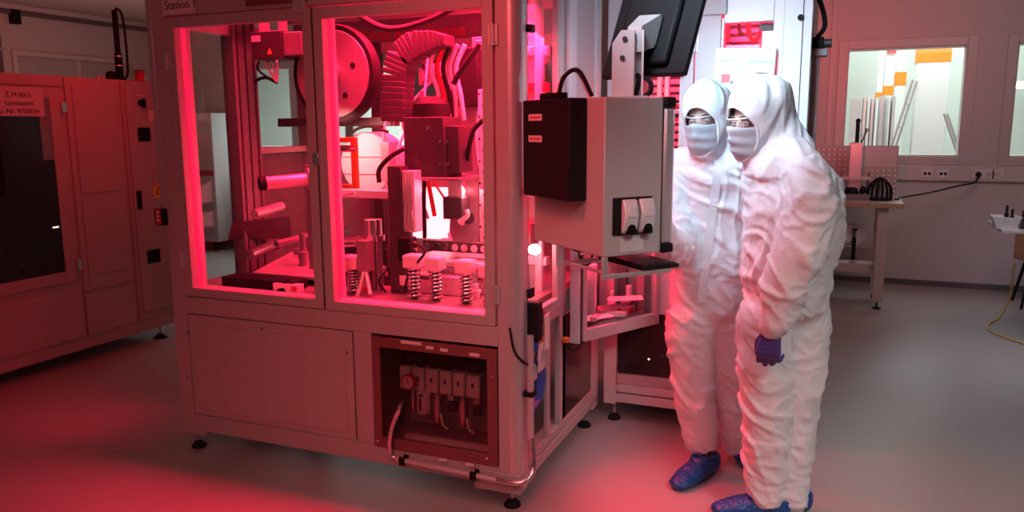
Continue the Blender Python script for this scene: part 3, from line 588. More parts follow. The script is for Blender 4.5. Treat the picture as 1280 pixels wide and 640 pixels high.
for i in range(6):
    a, b = xs[i]+0.004, xs[i+1]-0.004
    u = bx('valve_unit', (a, YV-0.03, 0.425), (b, YV+0.06, 0.535 if i < 5 else 0.53), 'white', am, 0.008)
    bx('unit_mark', (a+(b-a)*0.42, YV-0.0315, 0.475), (a+(b-a)*0.58, YV-0.03, 0.495), 'groove', u, 0)
    if i in (0, 1, 2, 3):
        MB().lathe(((a+b)/2, YV+0.01, 0.535), (0, 0, 1), [(0, 0.024), (0.01, 0.03), (0.075 + 0.02*(i % 2), 0.03), (0.085 + 0.02*(i % 2), 0.022)], 20).build('regulator_knob', 'blackm', u)
    else:
        bx('solenoid', (a+0.002, YV-0.01, 0.54), (b-0.006, YV+0.05, 0.60), 'black', u, 0.005); MB().tube([((a+b)/2, YV, 0.60), ((a+b)/2+0.01, YV-0.01, 0.63), ((a+b)/2+0.03, YV+0.02, 0.645)], 0.006).build('air_hose', 'white', u)
g = vq(521, 495); gg = MB().lathe((g.x, YV-0.03, 0.478), (0, -1, 0), [(0, 0.012), (0.02, 0.012), (0.022, 0.034), (0.045, 0.034), (0.047, 0.029)], 24).build('pressure_gauge', 'redp', am)
MB().cyl((g.x, YV-0.077, 0.478), (g.x, YV-0.0785, 0.478), 0.027, n=24).build('gauge_dial', 'paper', gg); MB().box((g.x-0.002, YV-0.080, 0.47), (g.x+0.002, YV-0.0785, 0.50)).build('gauge_needle', 'ink', gg)
a = vq(517, 515); MB().cyl((a.x, YV, 0.425), (a.x, YV, 0.33), 0.016).build('filter_bowl', 'steel', am)
a = vq(533, 518); fb = MB().lathe((a.x, YV-0.02, 0.425), (0, 0, -1), [(0, 0.032), (0.09, 0.032), (0.10, 0.027), (0.103, 0.01)], 20).build('filter_bowl', 'white', am); bx('sight_glass', (a.x-0.006, YV-0.054, 0.345), (a.x+0.004, YV-0.050, 0.405), 'black', fb, 0)
a = vq(533, 506); bx('blue_clip', (a.x-0.012, YV-0.052, 0.408), (a.x+0.012, YV-0.04, 0.424), 'blue', fb)
for px in (549, 581):
    a = vq(px, 530); s_ = MB().lathe((a.x, YV-0.01, 0.425), (0, 0, -1), [(0, 0.016), (0.02, 0.018), (0.021, 0.022), (0.065, 0.023), (0.066, 0.025), (0.072, 0.025), (0.073, 0.023), (0.13, 0.023), (0.14, 0.015)], 20).build('silencer', 'steel', am)
    b = vq(px+15, 525); bx('solenoid', (b.x-0.018, YV, 0.335), (b.x+0.018, YV+0.04, 0.385), 'black', am, 0.004); bx('connector', (b.x-0.016, YV, 0.39), (b.x+0.014, YV+0.03, 0.42), 'white', am)
    MB().tube([(a.x+0.02, YV-0.02, 0.33), (a.x+0.035, YV-0.03, 0.285), (a.x+0.055, YV-0.02, 0.265)], 0.005).build('air_hose', 'white', am)
a, b = P(505, 552, Z=0.215), P(604, 568, Z=0.215)
bx('cable_duct', (-1.76, 2.935, 0.205), (-1.32, 2.975, 0.222), 'paper', am)
for px, py in ((500, 470), (520, 462), (600, 460)): pass
MB().tube([(-1.47, YV+0.03, 0.60), (-1.5, YV+0.03, 0.65), (-1.62, YV+0.03, 0.66), (-1.66, YV+0.03, 0.62)], 0.007).build('air_hose', 'rubber', am)
MB().tube([(-1.40, YV+0.04, 0.60), (-1.38, YV+0.03, 0.645), (-1.33, YV+0.03, 0.64), (-1.31, YV+0.05, 0.58), (-1.31, YV+0.05, 0.35)], 0.010).build('air_hose', 'rubber', am)
# metal conduit that leaves the bay, runs along the base and climbs the corner
cy = YF-0.028
pts = [vq(503, 500), Fq(500, 508, -0.02), Fq(490, 535, -0.025), Fq(487, 555, -0.028), Fq(490, 570, -0.028), Fq(502, 576, -0.028)]
cd_ = MB().tube(pts, 0.011, 10).build('metal_hose', 'steel', am)
za, zb_ = 0.165, 0.150
MB().tube([(Fq(500, 576).x, cy, za), (-1.245, cy, zb_)], 0.0125, 12, smooth=False).build('conduit_pipe', 'alu', am)
MB().tube([(-1.245, cy, zb_), (-1.17, cy, zb_), (-1.125, cy+0.015, zb_+0.01), (-1.105, cy+0.06, zb_+0.05), (-1.115, cy+0.075, zb_+0.13), (-1.125, cy+0.078, 0.33)], 0.0135, 12).build('metal_hose', 'steel', am)
MB().tube([(-1.125, cy+0.078, 0.32), (-1.125, cy+0.078, 0.76)], 0.0145, 12, smooth=False).build('conduit_pipe', 'alu', am)
for x, z in ((Fq(508, 578).x, 0.163), (Fq(596, 595).x, 0.154)):
    MB().box((x-0.014, cy-0.017, z-0.018), (x+0.014, YF-0.001, z+0.018)).build('pipe_clamp', 'black', am, 0.003); MB().cyl((x, cy-0.005, z+0.018), (x, cy-0.005, z+0.032), 0.006, n=8).build('clamp_screw', 'steel', am)
bx('pipe_clamp', (-1.150, cy+0.055, 0.505), (-1.105, cy+0.10, 0.525), 'black', am)
for (x, y) in ((-2.935, 2.90), (-1.215, 2.905), (-1.2, 3.88), (-2.93, 3.9)): foot(am, x, y, 0.12, 0.036)

# right-hand side of the machine
Sq = lambda px, py: P(px, py, X=X1)
sd = frame_yz(MB(), X1-0.035, X1-0.006, 2.93, 3.34, 0.80, 2.30, 0.022).build('side_window', 'grey', am, 0.002)
bx('window_pane', (X1-0.022, 2.955, 0.83), (X1-0.017, 3.325, 2.28), 'glass', sd, 0)
bx('side_post', (X1-0.03, 3.34, 0.21), (X1-0.004, 3.385, ZT), 'grey', am); bx('side_post', (X1-0.05, 3.40, 0.21), (X1-0.012, 3.45, ZT), 'mid', am); bx('side_post', (X1-0.06, 3.465, 1.15), (X1, 3.555, ZT), 'greyl', am)
bx('side_panel', (X1-0.04, 3.56, 1.15), (X1-0.010, 3.87, ZT), 'grey', am)
bx('side_header', (X1-0.06, YF+0.085, 2.305), (X1-0.002, 3.465, ZT), 'grey', am); bx('side_middle_rail', (X1-0.05, 3.16, 0.74), (X1-0.004, 3.36, 0.80), 'grey', am)
bx('side_panel', (X1-0.02, 3.39, 0.21), (X1-0.012, 3.87, 0.72), 'gloss', am)
bx('window_latch', (X1-0.006, 2.93, 1.955), (X1+0.018, 2.975, 1.985), 'black', sd)
bx('window_latch', (X1-0.006, 2.92, 0.905), (X1+0.015, 2.97, 0.945), 'black', sd)
for k in range(4): bx('inner_profile', (X1-0.15-0.05*k, 3.40+0.05*k, 0.83), (X1-0.115-0.05*k, 3.435+0.05*k, 2.38), ('alul', 'alu', 'mid', 'alul')[k], am)
for k in range(7): MB().box((X1-0.30, 3.42, 0.95+0.16*k), (X1-0.10, 3.47, 0.99+0.16*k)).cyl((X1-0.2, 3.40, 0.97+0.16*k), (X1-0.2, 3.42, 0.97+0.16*k), 0.016).build('terminal_strip', ('alul', 'redp', 'alu', 'white')[k % 4], am, 0.002)
# open electrical recess below the side window
bx('recess_back', (X1-0.16, 2.93, 0.21), (X1-0.15, 3.33, 0.80), 'blackm', am, 0)
bx('recess_post', (X1-0.022, 3.17, 0.21), (X1-0.004, 3.21, 0.74), 'grey', am)
bx('connector_block', (X1-0.02, 2.935, 0.72), (X1+0.045, 2.985, 0.885), 'black', am, 0.006); bx('blue_connector', (X1-0.02, 2.945, 0.675), (X1+0.03, 2.98, 0.72), 'blue', am, 0.005)
bx('sensor_block', (X1-0.02, 3.0, 0.755), (X1+0.02, 3.045, 0.86), 'amber', am, 0.004); bx('sensor_face', (X1+0.02, 3.006, 0.775), (X1+0.026, 3.04, 0.84), 'black', am, 0.001)
a = P(687, 408, X=X1+0.02); tg = bx('paper_tag', (X1+0.018, 3.075, 0.645), (X1+0.021, 3.135, 0.80), 'paper', am, 0)
tg2 = bx('paper_tag', (X1+0.012, 3.01, 0.565), (X1+0.015, 3.095, 0.685), 'paper', am, 0); bx('tag_print', (X1+0.015, 3.04, 0.60), (X1+0.0155, 3.085, 0.65), 'alu', tg2, 0)
bx('brass_terminal', (X1-0.01, 3.03, 0.69), (X1+0.012, 3.09, 0.705), 'yellow', am)
for i in range(6):
    r_ = 0.055+0.009*i; c_ = V((X1-0.016+0.003*i, 2.99, 0.49))
    MB().tube([c_+V((0, 0.02, 0.13)), c_+V((0.01, 0.03+r_*0.7, 0.07)), c_+V((0.0, 0.03+r_, 0.0)), c_+V((0, 0.03+r_*0.6, -0.06)), c_+V((0, -0.01, -0.085))], 0.0075).build('blue_hose', 'blue', am)
for i in range(3): MB().tube([V((X1-0.03, 2.98+0.01*i, 0.42)), V((X1-0.02, 2.97+0.015*i, 0.5)), V((X1-0.02, 2.975+0.012*i, 0.6))], 0.005).build('green_wire', 'green' if i < 2 else 'yellow', am)
for i in range(3): MB().box((X1-0.012, 2.985+0.022*i, 0.53), (X1-0.002, 2.997+0.022*i, 0.60)).build('cable_tag', 'white', am)
MB().tube([Fq(637, 410, -0.003), (X1-0.02, YF-0.005, 0.70), (X1+0.02, YF+0.04, 0.64), (X1+0.02, 2.97, 0.645), (X1, 3.02, 0.69)], 0.005).build('thin_cable', 'rubber', am)
lp = P(668, 312, X=X1-0.10); MB().sph(lp, (0.03, 0.026, 0.024)).build('work_lamp', 'lamp', am)
MB().cyl(lp+V((0, 0, 0.03)), lp+V((0, 0, 0.12)), 0.02).build('lamp_stem', 'mid', am)
# tag holder on the left column
a = Fq(203, 268); MB().cyl((a.x-0.005, YF-0.02, a.z+0.05), (a.x-0.005, YF+0.0, a.z+0.05), 0.016).build('warning_lamp', 'alu', am); bx('tag_holder', (a.x-0.02, YF-0.03, a.z-0.05), (a.x+0.035, YF-0.002, a.z+0.03), 'black', am, 0.003)
bx('red_white_tag', (a.x-0.008, YF-0.034, a.z-0.045), (a.x+0.022, YF-0.030, a.z+0.03), 'redp', am, 0)
for k in range(3): bx('tag_print', (a.x-0.002, YF-0.0352, a.z-0.03+0.02*k), (a.x+0.016, YF-0.034, a.z-0.02+0.02*k), 'paper', am, 0)

# ---------------------------------------------------------------- inside the machine: left compartment
DK = 0.83
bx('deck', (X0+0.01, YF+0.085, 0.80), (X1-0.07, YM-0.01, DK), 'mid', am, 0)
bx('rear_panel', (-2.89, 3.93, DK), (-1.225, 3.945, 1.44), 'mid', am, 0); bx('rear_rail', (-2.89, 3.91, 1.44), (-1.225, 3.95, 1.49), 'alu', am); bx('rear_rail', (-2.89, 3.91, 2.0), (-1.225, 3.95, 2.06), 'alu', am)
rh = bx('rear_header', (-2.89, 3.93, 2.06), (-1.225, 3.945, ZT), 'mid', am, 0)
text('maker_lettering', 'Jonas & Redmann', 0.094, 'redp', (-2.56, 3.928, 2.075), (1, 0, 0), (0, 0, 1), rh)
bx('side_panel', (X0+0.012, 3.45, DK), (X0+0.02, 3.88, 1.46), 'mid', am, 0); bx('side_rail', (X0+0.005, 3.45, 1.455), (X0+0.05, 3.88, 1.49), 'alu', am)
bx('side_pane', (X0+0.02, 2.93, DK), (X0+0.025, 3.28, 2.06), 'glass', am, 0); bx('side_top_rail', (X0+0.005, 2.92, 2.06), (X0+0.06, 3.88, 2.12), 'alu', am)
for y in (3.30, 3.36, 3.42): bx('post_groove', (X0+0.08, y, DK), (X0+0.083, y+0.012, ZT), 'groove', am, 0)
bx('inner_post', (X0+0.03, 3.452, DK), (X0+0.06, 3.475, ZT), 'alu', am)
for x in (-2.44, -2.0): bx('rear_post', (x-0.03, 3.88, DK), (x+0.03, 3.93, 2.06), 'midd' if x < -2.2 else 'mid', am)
eq = lambda px, py, Y=3.3: P(px, py, Y=Y)
a, b = eq(313, 40), eq(350, 72)
eb = bx('electrical_box', (a.x, 3.3, b.z-0.005), (a.x+0.19, 3.46, a.z+0.0), 'midd', am, 0.004)
bx('box_label', (a.x+0.005, 3.297, a.z-0.05), (a.x+0.06, 3.30, a.z-0.02), 'paper', eb, 0); bx('box_side', (a.x+0.19, 3.31, b.z+0.01), (a.x+0.30, 3.44, a.z-0.01), 'mid', am, 0.004)
MB().prism([(a.x+0.10, 3.2985, b.z+0.02), (a.x+0.13, 3.2985, b.z+0.02), (a.x+0.115, 3.2985, b.z+0.05)], (0, -0.001, 0)).build('warning_triangle', 'yellow', eb, smooth=False)
bx('box_bracket', (a.x+0.02, 3.34, a.z), (a.x+0.06, 3.38, ZT), 'alu', am); bx('box_bracket', (a.x+0.14, 3.34, a.z), (a.x+0.17, 3.38, ZT), 'alu', am)
for i, px in enumerate((326, 333, 340, 345)):
    p = eq(px, 73, 3.34); MB().cyl(p, p+V((0, 0, -0.02)), 0.009, n=8).build('cable_plug', 'steel', eb)
    MB().tube([p+V((0, 0, -0.015)), eq(px+2, 85, 3.34), eq(346, 103, 3.36)] if i else [p, eq(322, 86, 3.34), eq(335, 97, 3.35), eq(346, 103, 3.36)], 0.006).build('box_cable', 'rubber' if i == 0 else 'white', am)
MB().tube([eq(346, 103, 3.36), eq(330, 97, 3.4), eq(312, 108, 3.45), eq(310, 130, 3.47), eq(315, 160, 3.46), eq(323, 178, 3.44)], 0.009).build('box_cable', 'rubber', am)
# big foil reel
rc = P(420, 93, Y=3.42)
rl = MB().lathe(rc+V((0, 0.04, 0)), (0, -1, 0), [(0, 0.24), (0.015, 0.245), (0.055, 0.245), (0.07, 0.238)], 48).build('foil_reel', 'black', am)
MB().lathe(rc+V((0, -0.031, 0)), (0, -1, 0), [(0, 0.215), (0.004, 0.212)], 48).build('reel_flange', 'mid', rl); MB().lathe(rc+V((0, -0.035, 0)), (0, -1, 0), [(0, 0.06), (0.04, 0.055), (0.05, 0.03)], 24).build('reel_hub', 'steel', rl)
for k in range(5):
    an = 2*math.pi*k/5+0.3; c = rc+V((0.13*math.cos(an), -0.0345, 0.13*math.sin(an))); MB().cyl(c, c+V((0, -0.003, 0)), 0.014, n=18).build('reel_opening', 'black', rl)
# supply roller
p0, p1 = P(332, 229, Y=3.04), P(384, 224, Y=3.2)
rr = MB().cyl(p0, p1, 0.031, n=24).build('supply_roller', 'alu', am); d = (p0-p1).normalized(); MB().cyl(p0, p0+d*0.03, 0.034, n=24).build('roller_end', 'black', rr)
MB().cyl(p1, p1-d*0.03, 0.055, n=24).build('roller_flange', 'alu', rr); bx('roller_bracket', (p1.x-0.03, p1.y+0.02, DK), (p1.x+0.10, p1.y+0.045, p1.z+0.07), 'mid', am, 0.004)
# sloped dark guide plate, rollers and drive blocks
MB().hull([P(285, 300, Y=3.22), P(290, 278, Y=3.22), P(362, 270, Y=3.5), P(365, 298, Y=3.5), P(285, 300, Y=3.235), P(290, 278, Y=3.235), P(362, 270, Y=3.515), P(365, 298, Y=3.515)]).build('guide_plate', 'midd', am)
for (pa, pb, r_, mt) in (((318, 268), (352, 258), 0.025, 'alu'), ((312, 318), (345, 306), 0.028, 'steel'), ((345, 305), (385, 295), 0.018, 'mid')):
    MB().cyl(P(*pa, Y=3.18), P(*pb, Y=3.4), r_, n=20).build('guide_roller', mt, am)
random.seed(3)
for i in range(16):
    x = random.uniform(-2.72, -2.22); y = random.uniform(3.2, 3.65); s_ = random.uniform(0.03, 0.07); z = DK+random.uniform(0, 0.02); h_ = random.uniform(0.06, 0.26)
    m_ = random.choice(['mid', 'alu', 'midd', 'steel', 'mid'])
    if i % 3 == 0: MB().lathe((x, y, DK), (0, 0, 1), [(0, s_*0.6), (h_*0.6, s_*0.6), (h_*0.62, s_*0.4), (h_, s_*0.4)], 16).build('drive_unit', m_, am)
    else: MB().box((x-s_, y-s_*0.6, DK), (x+s_, y+s_*0.6, DK+h_*0.55)).box((x-s_*0.4, y-s_*0.4, DK+h_*0.55), (x+s_*0.7, y+s_*0.4, DK+h_)).build('drive_block', m_, am, 0.004)
MB().hull([V((-2.72, 3.12, DK+0.03)), V((-2.25, 3.12, DK+0.03)), V((-2.25, 3.5, DK+0.10)), V((-2.72, 3.5, DK+0.10)), V((-2.72, 3.12, DK+0.045)), V((-2.25, 3.12, DK+0.045)), V((-2.25, 3.5, DK+0.115)), V((-2.72, 3.5, DK+0.115))]).build('transfer_plate', 'alu', am)
bx('black_tray', (-2.79, 2.975, DK), (-2.36, 3.09, DK+0.045), 'black', am, 0.003)
u = MB().prism([(-2.46, 2.955, DK), (-2.44, 2.955, DK), (-2.43, 2.955, DK+0.018), (-2.395, 2.955, DK+0.018), (-2.385, 2.955, DK), (-2.36, 2.955, DK), (-2.36, 2.955, DK+0.038), (-2.46, 2.955, DK+0.038)], (0.0, 0.03, 0.0)).box((-2.36, 2.955, DK), (-2.315, 3.0, DK+0.038)).build('clamp_block', 'white', am, 0.002)
bx('block_inlay', (-2.352, 2.953, DK+0.009), (-2.322, 2.955, DK+0.030), 'redp', u, 0); MB().cyl((-2.40, 2.98, DK+0.038), (-2.40, 2.98, DK+0.052), 0.014).build('block_knob', 'black', u)

# ---------------------------------------------------------------- inside the machine: right compartment
def spring(px, py, Y, dark=False):
    c = P(px, py, Y=Y); s_ = 0.038
    b = bx('clamp_head', (c.x-s_, Y-s_, c.z-0.03), (c.x+s_, Y+s_, c.z+0.03), 'white', am, 0.008)
    pts = []; turns = 8; zb2 = DK+0.005; zt2 = c.z-0.03
    for k in range(turns*10+1):
        an = 2*math.pi*k/10; pts.append(V((c.x+0.026*math.cos(an), Y+0.026*math.sin(an), zb2+(zt2-zb2)*k/(turns*10))))
    MB().tube(pts, 0.0055, 6, smooth=False).build('coil_spring', 'steel', am); MB().cyl((c.x, Y, DK), (c.x, Y, zt2), 0.015).build('guide_pin', 'midd', am)
for (px, py, Y) in ((415, 325, 3.02), (441, 327, 3.06), (517, 326, 3.05), (544, 329, 3.05), (582, 333, 3.05), (611, 338, 3.07)): spring(px, py, Y)
# central column with its bright cover
a, b = P(484, 225, Y=3.12), P(498, 225, Y=3.12)
bx('column', (a.x, 3.12, DK), (b.x+0.012, 3.2, 1.42), 'midd', am, 0.003); bx('column_cover', (b.x+0.012, 3.13, 1.12), (b.x+0.075, 3.2, 1.40), 'alul', am)
for k in range(4): bx('cover_rib', (b.x+0.018+0.014*k, 3.124, 1.12), (b.x+0.024+0.014*k, 3.13, 1.40), 'steel', am)
a = P(505, 312, Y=3.08); vb = bx('valve_block', (a.x-0.035, 3.08, a.z-0.055), (a.x+0.035, 3.14, a.z+0.055), 'black', am, 0.006)
for k in range(3): MB().cyl((a.x+0.035, 3.1, a.z-0.03+0.03*k), (a.x+0.055, 3.1, a.z-0.03+0.03*k), 0.008, n=10).build('valve_port', 'steel', vb)
MB().tube([P(511, 305, Y=3.07), P(525, 307, Y=3.04), P(531, 315, Y=3.02), P(522, 328, Y=3.02), P(512, 340, Y=3.04), P(506, 360, Y=3.05)], 0.006).build('hose', 'rubber', am)
a = P(505, 350, Y=3.08); bx('label_plate', (a.x-0.02, 3.075, a.z-0.025), (a.x+0.03, 3.08, a.z+0.02), 'paper', am, 0)
# cylinder pot and gripper
a = P(466, 290, Y=3.15); cp_ = MB().lathe((a.x, 3.15, a.z-0.04), (0, 0, 1), [(0, 0.055), (0.025, 0.055), (0.026, 0.042), (0.10, 0.042), (0.102, 0.03)], 28).build('pot', 'steel', am)
for (dx, r_) in ((-0.03, 0.012), (0.0, 0.016), (0.035, 0.010)): MB().cyl((a.x+dx, 3.15, DK), (a.x+dx, 3.15, a.z-0.04), r_).build('pot_leg', 'mid', am)
MB().tube([P(456, 335, Y=3.05), P(452, 352, Y=3.03), P(446, 372, Y=3.01)], 0.010).build('gripper_finger', 'alu', am); MB().tube([P(456, 335, Y=3.05), P(460, 352, Y=3.03), P(463, 368, Y=3.01)], 0.010).build('gripper_finger', 'alu', am); bx('gripper_body', (P(449, 320, Y=3.05).x, 3.03, P(449, 338, Y=3.05).z), (P(462, 320, Y=3.05).x, 3.09, P(449, 300, Y=3.05).z), 'mid', am)
a, b = P(418, 300, Y=3.2), P(448, 318, Y=3.2)
bx('slide_unit', (a.x, 3.2, b.z), (b.x, 3.34, a.z), 'midd', am, 0.006); bx('slide_table', (a.x-0.02, 3.18, b.z-0.02), (b.x+0.02, 3.36, b.z), 'alu', am); MB().cyl((a.x, 3.19, a.z-0.02), (b.x, 3.19, a.z-0.01), 0.018).build('slide_rod', 'steel', am)
# amber bracket frame
a, b = P(407, 172, Y=3.05), P(446, 236, Y=3.05)
frame_xz(MB(), a.x, b.x, b.z, a.z, 3.05, 3.075, 0.022, 0.026, 0.018, 0.022).build('amber_bracket', 'amber', am, 0.002)
bx('bracket_post', (a.x-0.005, 3.06, DK), (a.x+0.018, 3.08, 1.62), 'alul', am); MB().cyl((a.x+0.03, 3.06, a.z-0.05), (b.x, 3.06, a.z-0.05), 0.016).build('bracket_axle', 'steel', am)
MB().tube([P(443, 240, Y=3.1), P(425, 247, Y=3.1), P(412, 262, Y=3.1)], 0.008).build('hose', 'white', am)
# lit drum
a = P(464, 196, Y=3.6); dm = MB().lathe((a.x, 3.55, a.z-0.03), (0, 1, 0), [(0, 0.155), (0.01, 0.16), (0.15, 0.16)], 48).build('drum', 'white', am)
for k in (-0.06, 0.03): bx('drum_band', (a.x-0.14, 3.545, a.z-0.03+k), (a.x+0.14, 3.55, a.z-0.027+k), 'mid', dm, 0)
MB().tube([P(433, 172, Y=3.5), P(447, 161, Y=3.5), P(464, 158, Y=3.5), P(485, 165, Y=3.5)], 0.008).build('hose', 'rubber', am)
bx('drum_bracket', (a.x+0.12, 3.5, a.z-0.12), (a.x+0.17, 3.6, a.z+0.08), 'alu', am); bx('cross_beam', (-2.86, 3.55, 1.60), (-2.12, 3.60, 1.645), 'midd', am); bx('lower_beam', (-2.5, 3.4, a.z-0.20), (-2.08, 3.5, a.z-0.16), 'alu', am)
# cable chain and camera housing
YC = 3.3
path = [P(497, 152, Y=YC), P(497, 118, Y=YC), P(498, 92, Y=YC), P(505, 70, Y=YC), P(521, 57, Y=YC), P(545, 51, Y=YC), P(562, 51, Y=YC)]
N_ = 22; q = []
for i in range(N_+1):
    t = i/N_*(len(path)-1); k = min(int(t), len(path)-2); q.append(path[k].lerp(path[k+1], t-k))
chn = MB()
for i in range(N_):
    p0, p1 = q[i], q[i+1]; m_ = (p0+p1)/2; an = math.atan2(p1.z-p0.z, p1.x-p0.x); L_ = (p1-p0).length
    T = Matrix.Translation(m_) @ Matrix.Rotation(-an, 4, 'Y'); w_ = 0.062 if i < 14 else 0.062-0.0055*(i-14)
    chn.box((-L_*0.52, -0.05, -w_), (L_*0.52, 0.05, w_), T)
chn.build('cable_chain', 'midd', am, 0.004)
for i in range(3): 
    p0 = P(493, 100+0*i, Y=YC-0.055)
a, b = P(504, 152, Y=3.22), P(565, 222, Y=3.22)
hs = bx('camera_housing', (a.x, 3.22, b.z), (a.x+0.21, 3.40, a.z+0.02), 'midd', am, 0.004); bx('housing_side', (a.x+0.21, 3.24, b.z+0.02), (b.x+0.03, 3.38, a.z-0.02), 'midd', am, 0.004)
for (x, z) in ((a.x+0.19, a.z-0.09), (a.x+0.19, b.z+0.06), (a.x+0.13, a.z-0.03), (a.x+0.225, a.z-0.09), (a.x+0.225, b.z+0.06)): MB().cyl((x, 3.225, z), (x, 3.214, z), 0.007, n=10).build('housing_screw', 'steel', hs)
MB().lathe((a.x+0.10, 3.31, a.z+0.02), (0, 0, 1), [(0, 0.09), (0.06, 0.085), (0.09, 0.05), (0.095, 0.02)], 24).build('housing_cap', 'black', hs)
bx('housing_flange', (a.x-0.03, 3.2, b.z-0.016), (b.x+0.05, 3.42, b.z), 'mid', am)
MB().tube([P(505, 186, Y=3.2), P(488, 196, Y=3.17), P(474, 212, Y=3.15), P(474, 228, Y=3.14)], 0.011).build('hose', 'rubber', am)
# backlight panel and right-hand carrier plate
a, b = P(514, 226, Y=3.86), P(566, 300, Y=3.86)
bp2 = bx('backlight_panel', (a.x, 3.86, b.z), (b.x, 3.9, a.z), 'panelglow', am, 0.003)
bx('panel_shade', (a.x+0.06, 3.84, a.z-0.03), (b.x+0.02, 3.86, a.z+0.05), 'mid', am)
a, b = P(562, 112, Y=3.5), P(598, 296, Y=3.5)
cpl = MB().hull([V((a.x+0.04, 3.5, 1.82)), V((b.x, 3.5, 1.82)), V((b.x, 3.5, DK)), V((a.x-0.02, 3.5, DK+0.2)), V((a.x+0.04, 3.52, 1.82)), V((b.x, 3.52, 1.82)), V((b.x, 3.52, DK)), V((a.x-0.02, 3.52, DK+0.2))]).build('carrier_plate', 'mid', am)
for (px, py, r_, mt) in ((586, 272, 0.03, 'midd'), (578, 279, 0.012, 'white'), (570, 255, 0.022, 'midd')): 
    c = P(px, py, Y=3.5); MB().cyl((c.x, 3.5, c.z), (c.x, 3.494, c.z), r_, n=22).build('plate_hole', mt, cpl)
a, b = P(597, 112, Y=3.4), P(607, 305, Y=3.4)
hs2 = bx('hole_strip', (a.x, 3.4, b.z), (b.x, 3.415, a.z), 'alul', am)
for k in range(14): c = V(((a.x+b.x)/2+0.01*(-1)**k, 3.4, b.z+0.03+k*(a.z-b.z-0.05)/13)); MB().cyl(c, c+V((0, -0.002, 0)), 0.006, n=8).build('strip_hole', 'midd', hs2)
a, b = P(553, 246, Y=3.4), P(578, 275, Y=3.4); bx('motor', (a.x, 3.4, b.z), (b.x, 3.48, a.z), 'midd', am, 0.006); MB().tube([P(583, 262, Y=3.38), P(584, 270, Y=3.38), P(574, 278, Y=3.38)], 0.012).build('elbow_fitting', 'white', am)
bx('motor_mount', (a.x+0.02, 3.42, a.z), (b.x-0.01, 3.46, a.z+0.12), 'alu', am)
a, b = P(571, 60, Y=3.45), P(597, 133, Y=3.45); bx('servo_drive', (a.x, 3.45, b.z), (b.x, 3.52, a.z), 'black', am, 0.005)
# adjustment row
a, b = P(528, 300, Y=3.3), P(612, 322, Y=3.3)
ar = bx('adjuster_bar', (a.x, 3.3, b.z+0.015), (b.x, 3.34, a.z+0.0), 'midd', am)
for k in range(7): c = V((a.x+0.03+k*(b.x-a.x-0.05)/6, 3.3, (a.z+b.z)/2+0.008)); MB().cyl(c, c+V((0, -0.02, 0)), 0.018, n=16).build('adjuster_knob', 'steel', ar)
bx('bed_plate', (a.x-0.03, 3.2, b.z-0.035), (b.x+0.0, 3.5, b.z-0.012), 'alu', am)
a = P(548, 360, Y=3.2); bx('reject_bin', (a.x-0.10, 3.16, DK), (a.x+0.13, 3.36, DK+0.09), 'alu', am, 0.006); MB().tube([P(505, 345, Y=3.1), P(540, 348, Y=3.1), P(545, 352, Y=3.1)], 0.01).build('hose', 'midd', am)
random.seed(21)
for i in range(34):
    x = random.uniform(-2.12, -1.36); y = random.uniform(3.12, 3.6); s_ = random.uniform(0.012, 0.03); h_ = random.uniform(0.03, 0.15)+0.16*(y-3.12); m_ = random.choice(['steel', 'alu', 'mid', 'white', 'midd', 'steel', 'alul'])
    k = i % 3
    if k == 0: MB().lathe((x, y, DK), (0, 0, 1), [(0, s_), (h_*0.4, s_), (h_*0.42, s_*1.4), (h_*0.6, s_*1.4), (h_*0.62, s_*0.7), (h_, s_*0.7)], 14).build('fixture_pin', m_, am)
    elif k == 1: MB().box((x-s_*1.6, y-s_, DK), (x+s_*1.6, y+s_, DK+h_*0.5)).box((x-s_, y-s_*0.7, DK+h_*0.5), (x+s_*0.4, y+s_*0.7, DK+h_)).cyl((x+s_*0.8, y-s_-0.006, DK+h_*0.3), (x+s_*0.8, y-s_, DK+h_*0.3), s_*0.4, n=10).build('fixture_block', m_, am, 0.002)
    else: MB().tube([(x, y, DK), (x+random.uniform(-0.03, 0.03), y-0.02, DK+h_*0.6), (x+random.uniform(-0.07, 0.07), y+0.02, DK+h_+0.04)], random.choice([0.004, 0.006, 0.008])).build('air_line', random.choice(['rubber', 'white', 'redp', 'alu']), am)
# dense plumbing in the back and at the top
random.seed(11)
for i in range(26):
    x = random.uniform(-2.1, -1.3); z1_ = random.uniform(1.5, 2.2); x2 = x+random.uniform(-0.16, 0.16); z2_ = random.uniform(0.95, 1.55); y = random.uniform(3.55, 3.8)
    MB().tube([(x, y, z1_), ((x+x2)/2+random.uniform(-0.08, 0.08), y-0.06, (z1_+z2_)/2), (x2, y+0.03, z2_)], random.choice([0.006, 0.008, 0.012])).build('hose', random.choice(['rubber', 'redp', 'white', 'alu', 'alu']), am)
for i in range(24):
    x = random.uniform(-2.15, -1.25); z = random.uniform(0.95, 2.0); y = random.uniform(3.7, 3.85); s_ = random.uniform(0.025, 0.07)
    MB().box((x-s_, y, z-s_*0.7), (x+s_, y+0.08, z+s_*0.7)).box((x-s_*0.5, y-0.03, z-s_*0.4), (x+s_*0.5, y, z+s_*0.4)).build('valve_module', random.choice(['mid', 'alu', 'alul', 'midd', 'mid']), am, 0.004)
for i, y in enumerate((3.05, 3.2, 3.38, 3.55, 3.72)):
    MB().box((-2.9, y, 2.16+0.02*(i % 2)), (-1.22, y+0.04, 2.20+0.02*(i % 2))).build('roof_beam', ('alu', 'mid', 'alul', 'mid', 'alu')[i], am, 0.003)
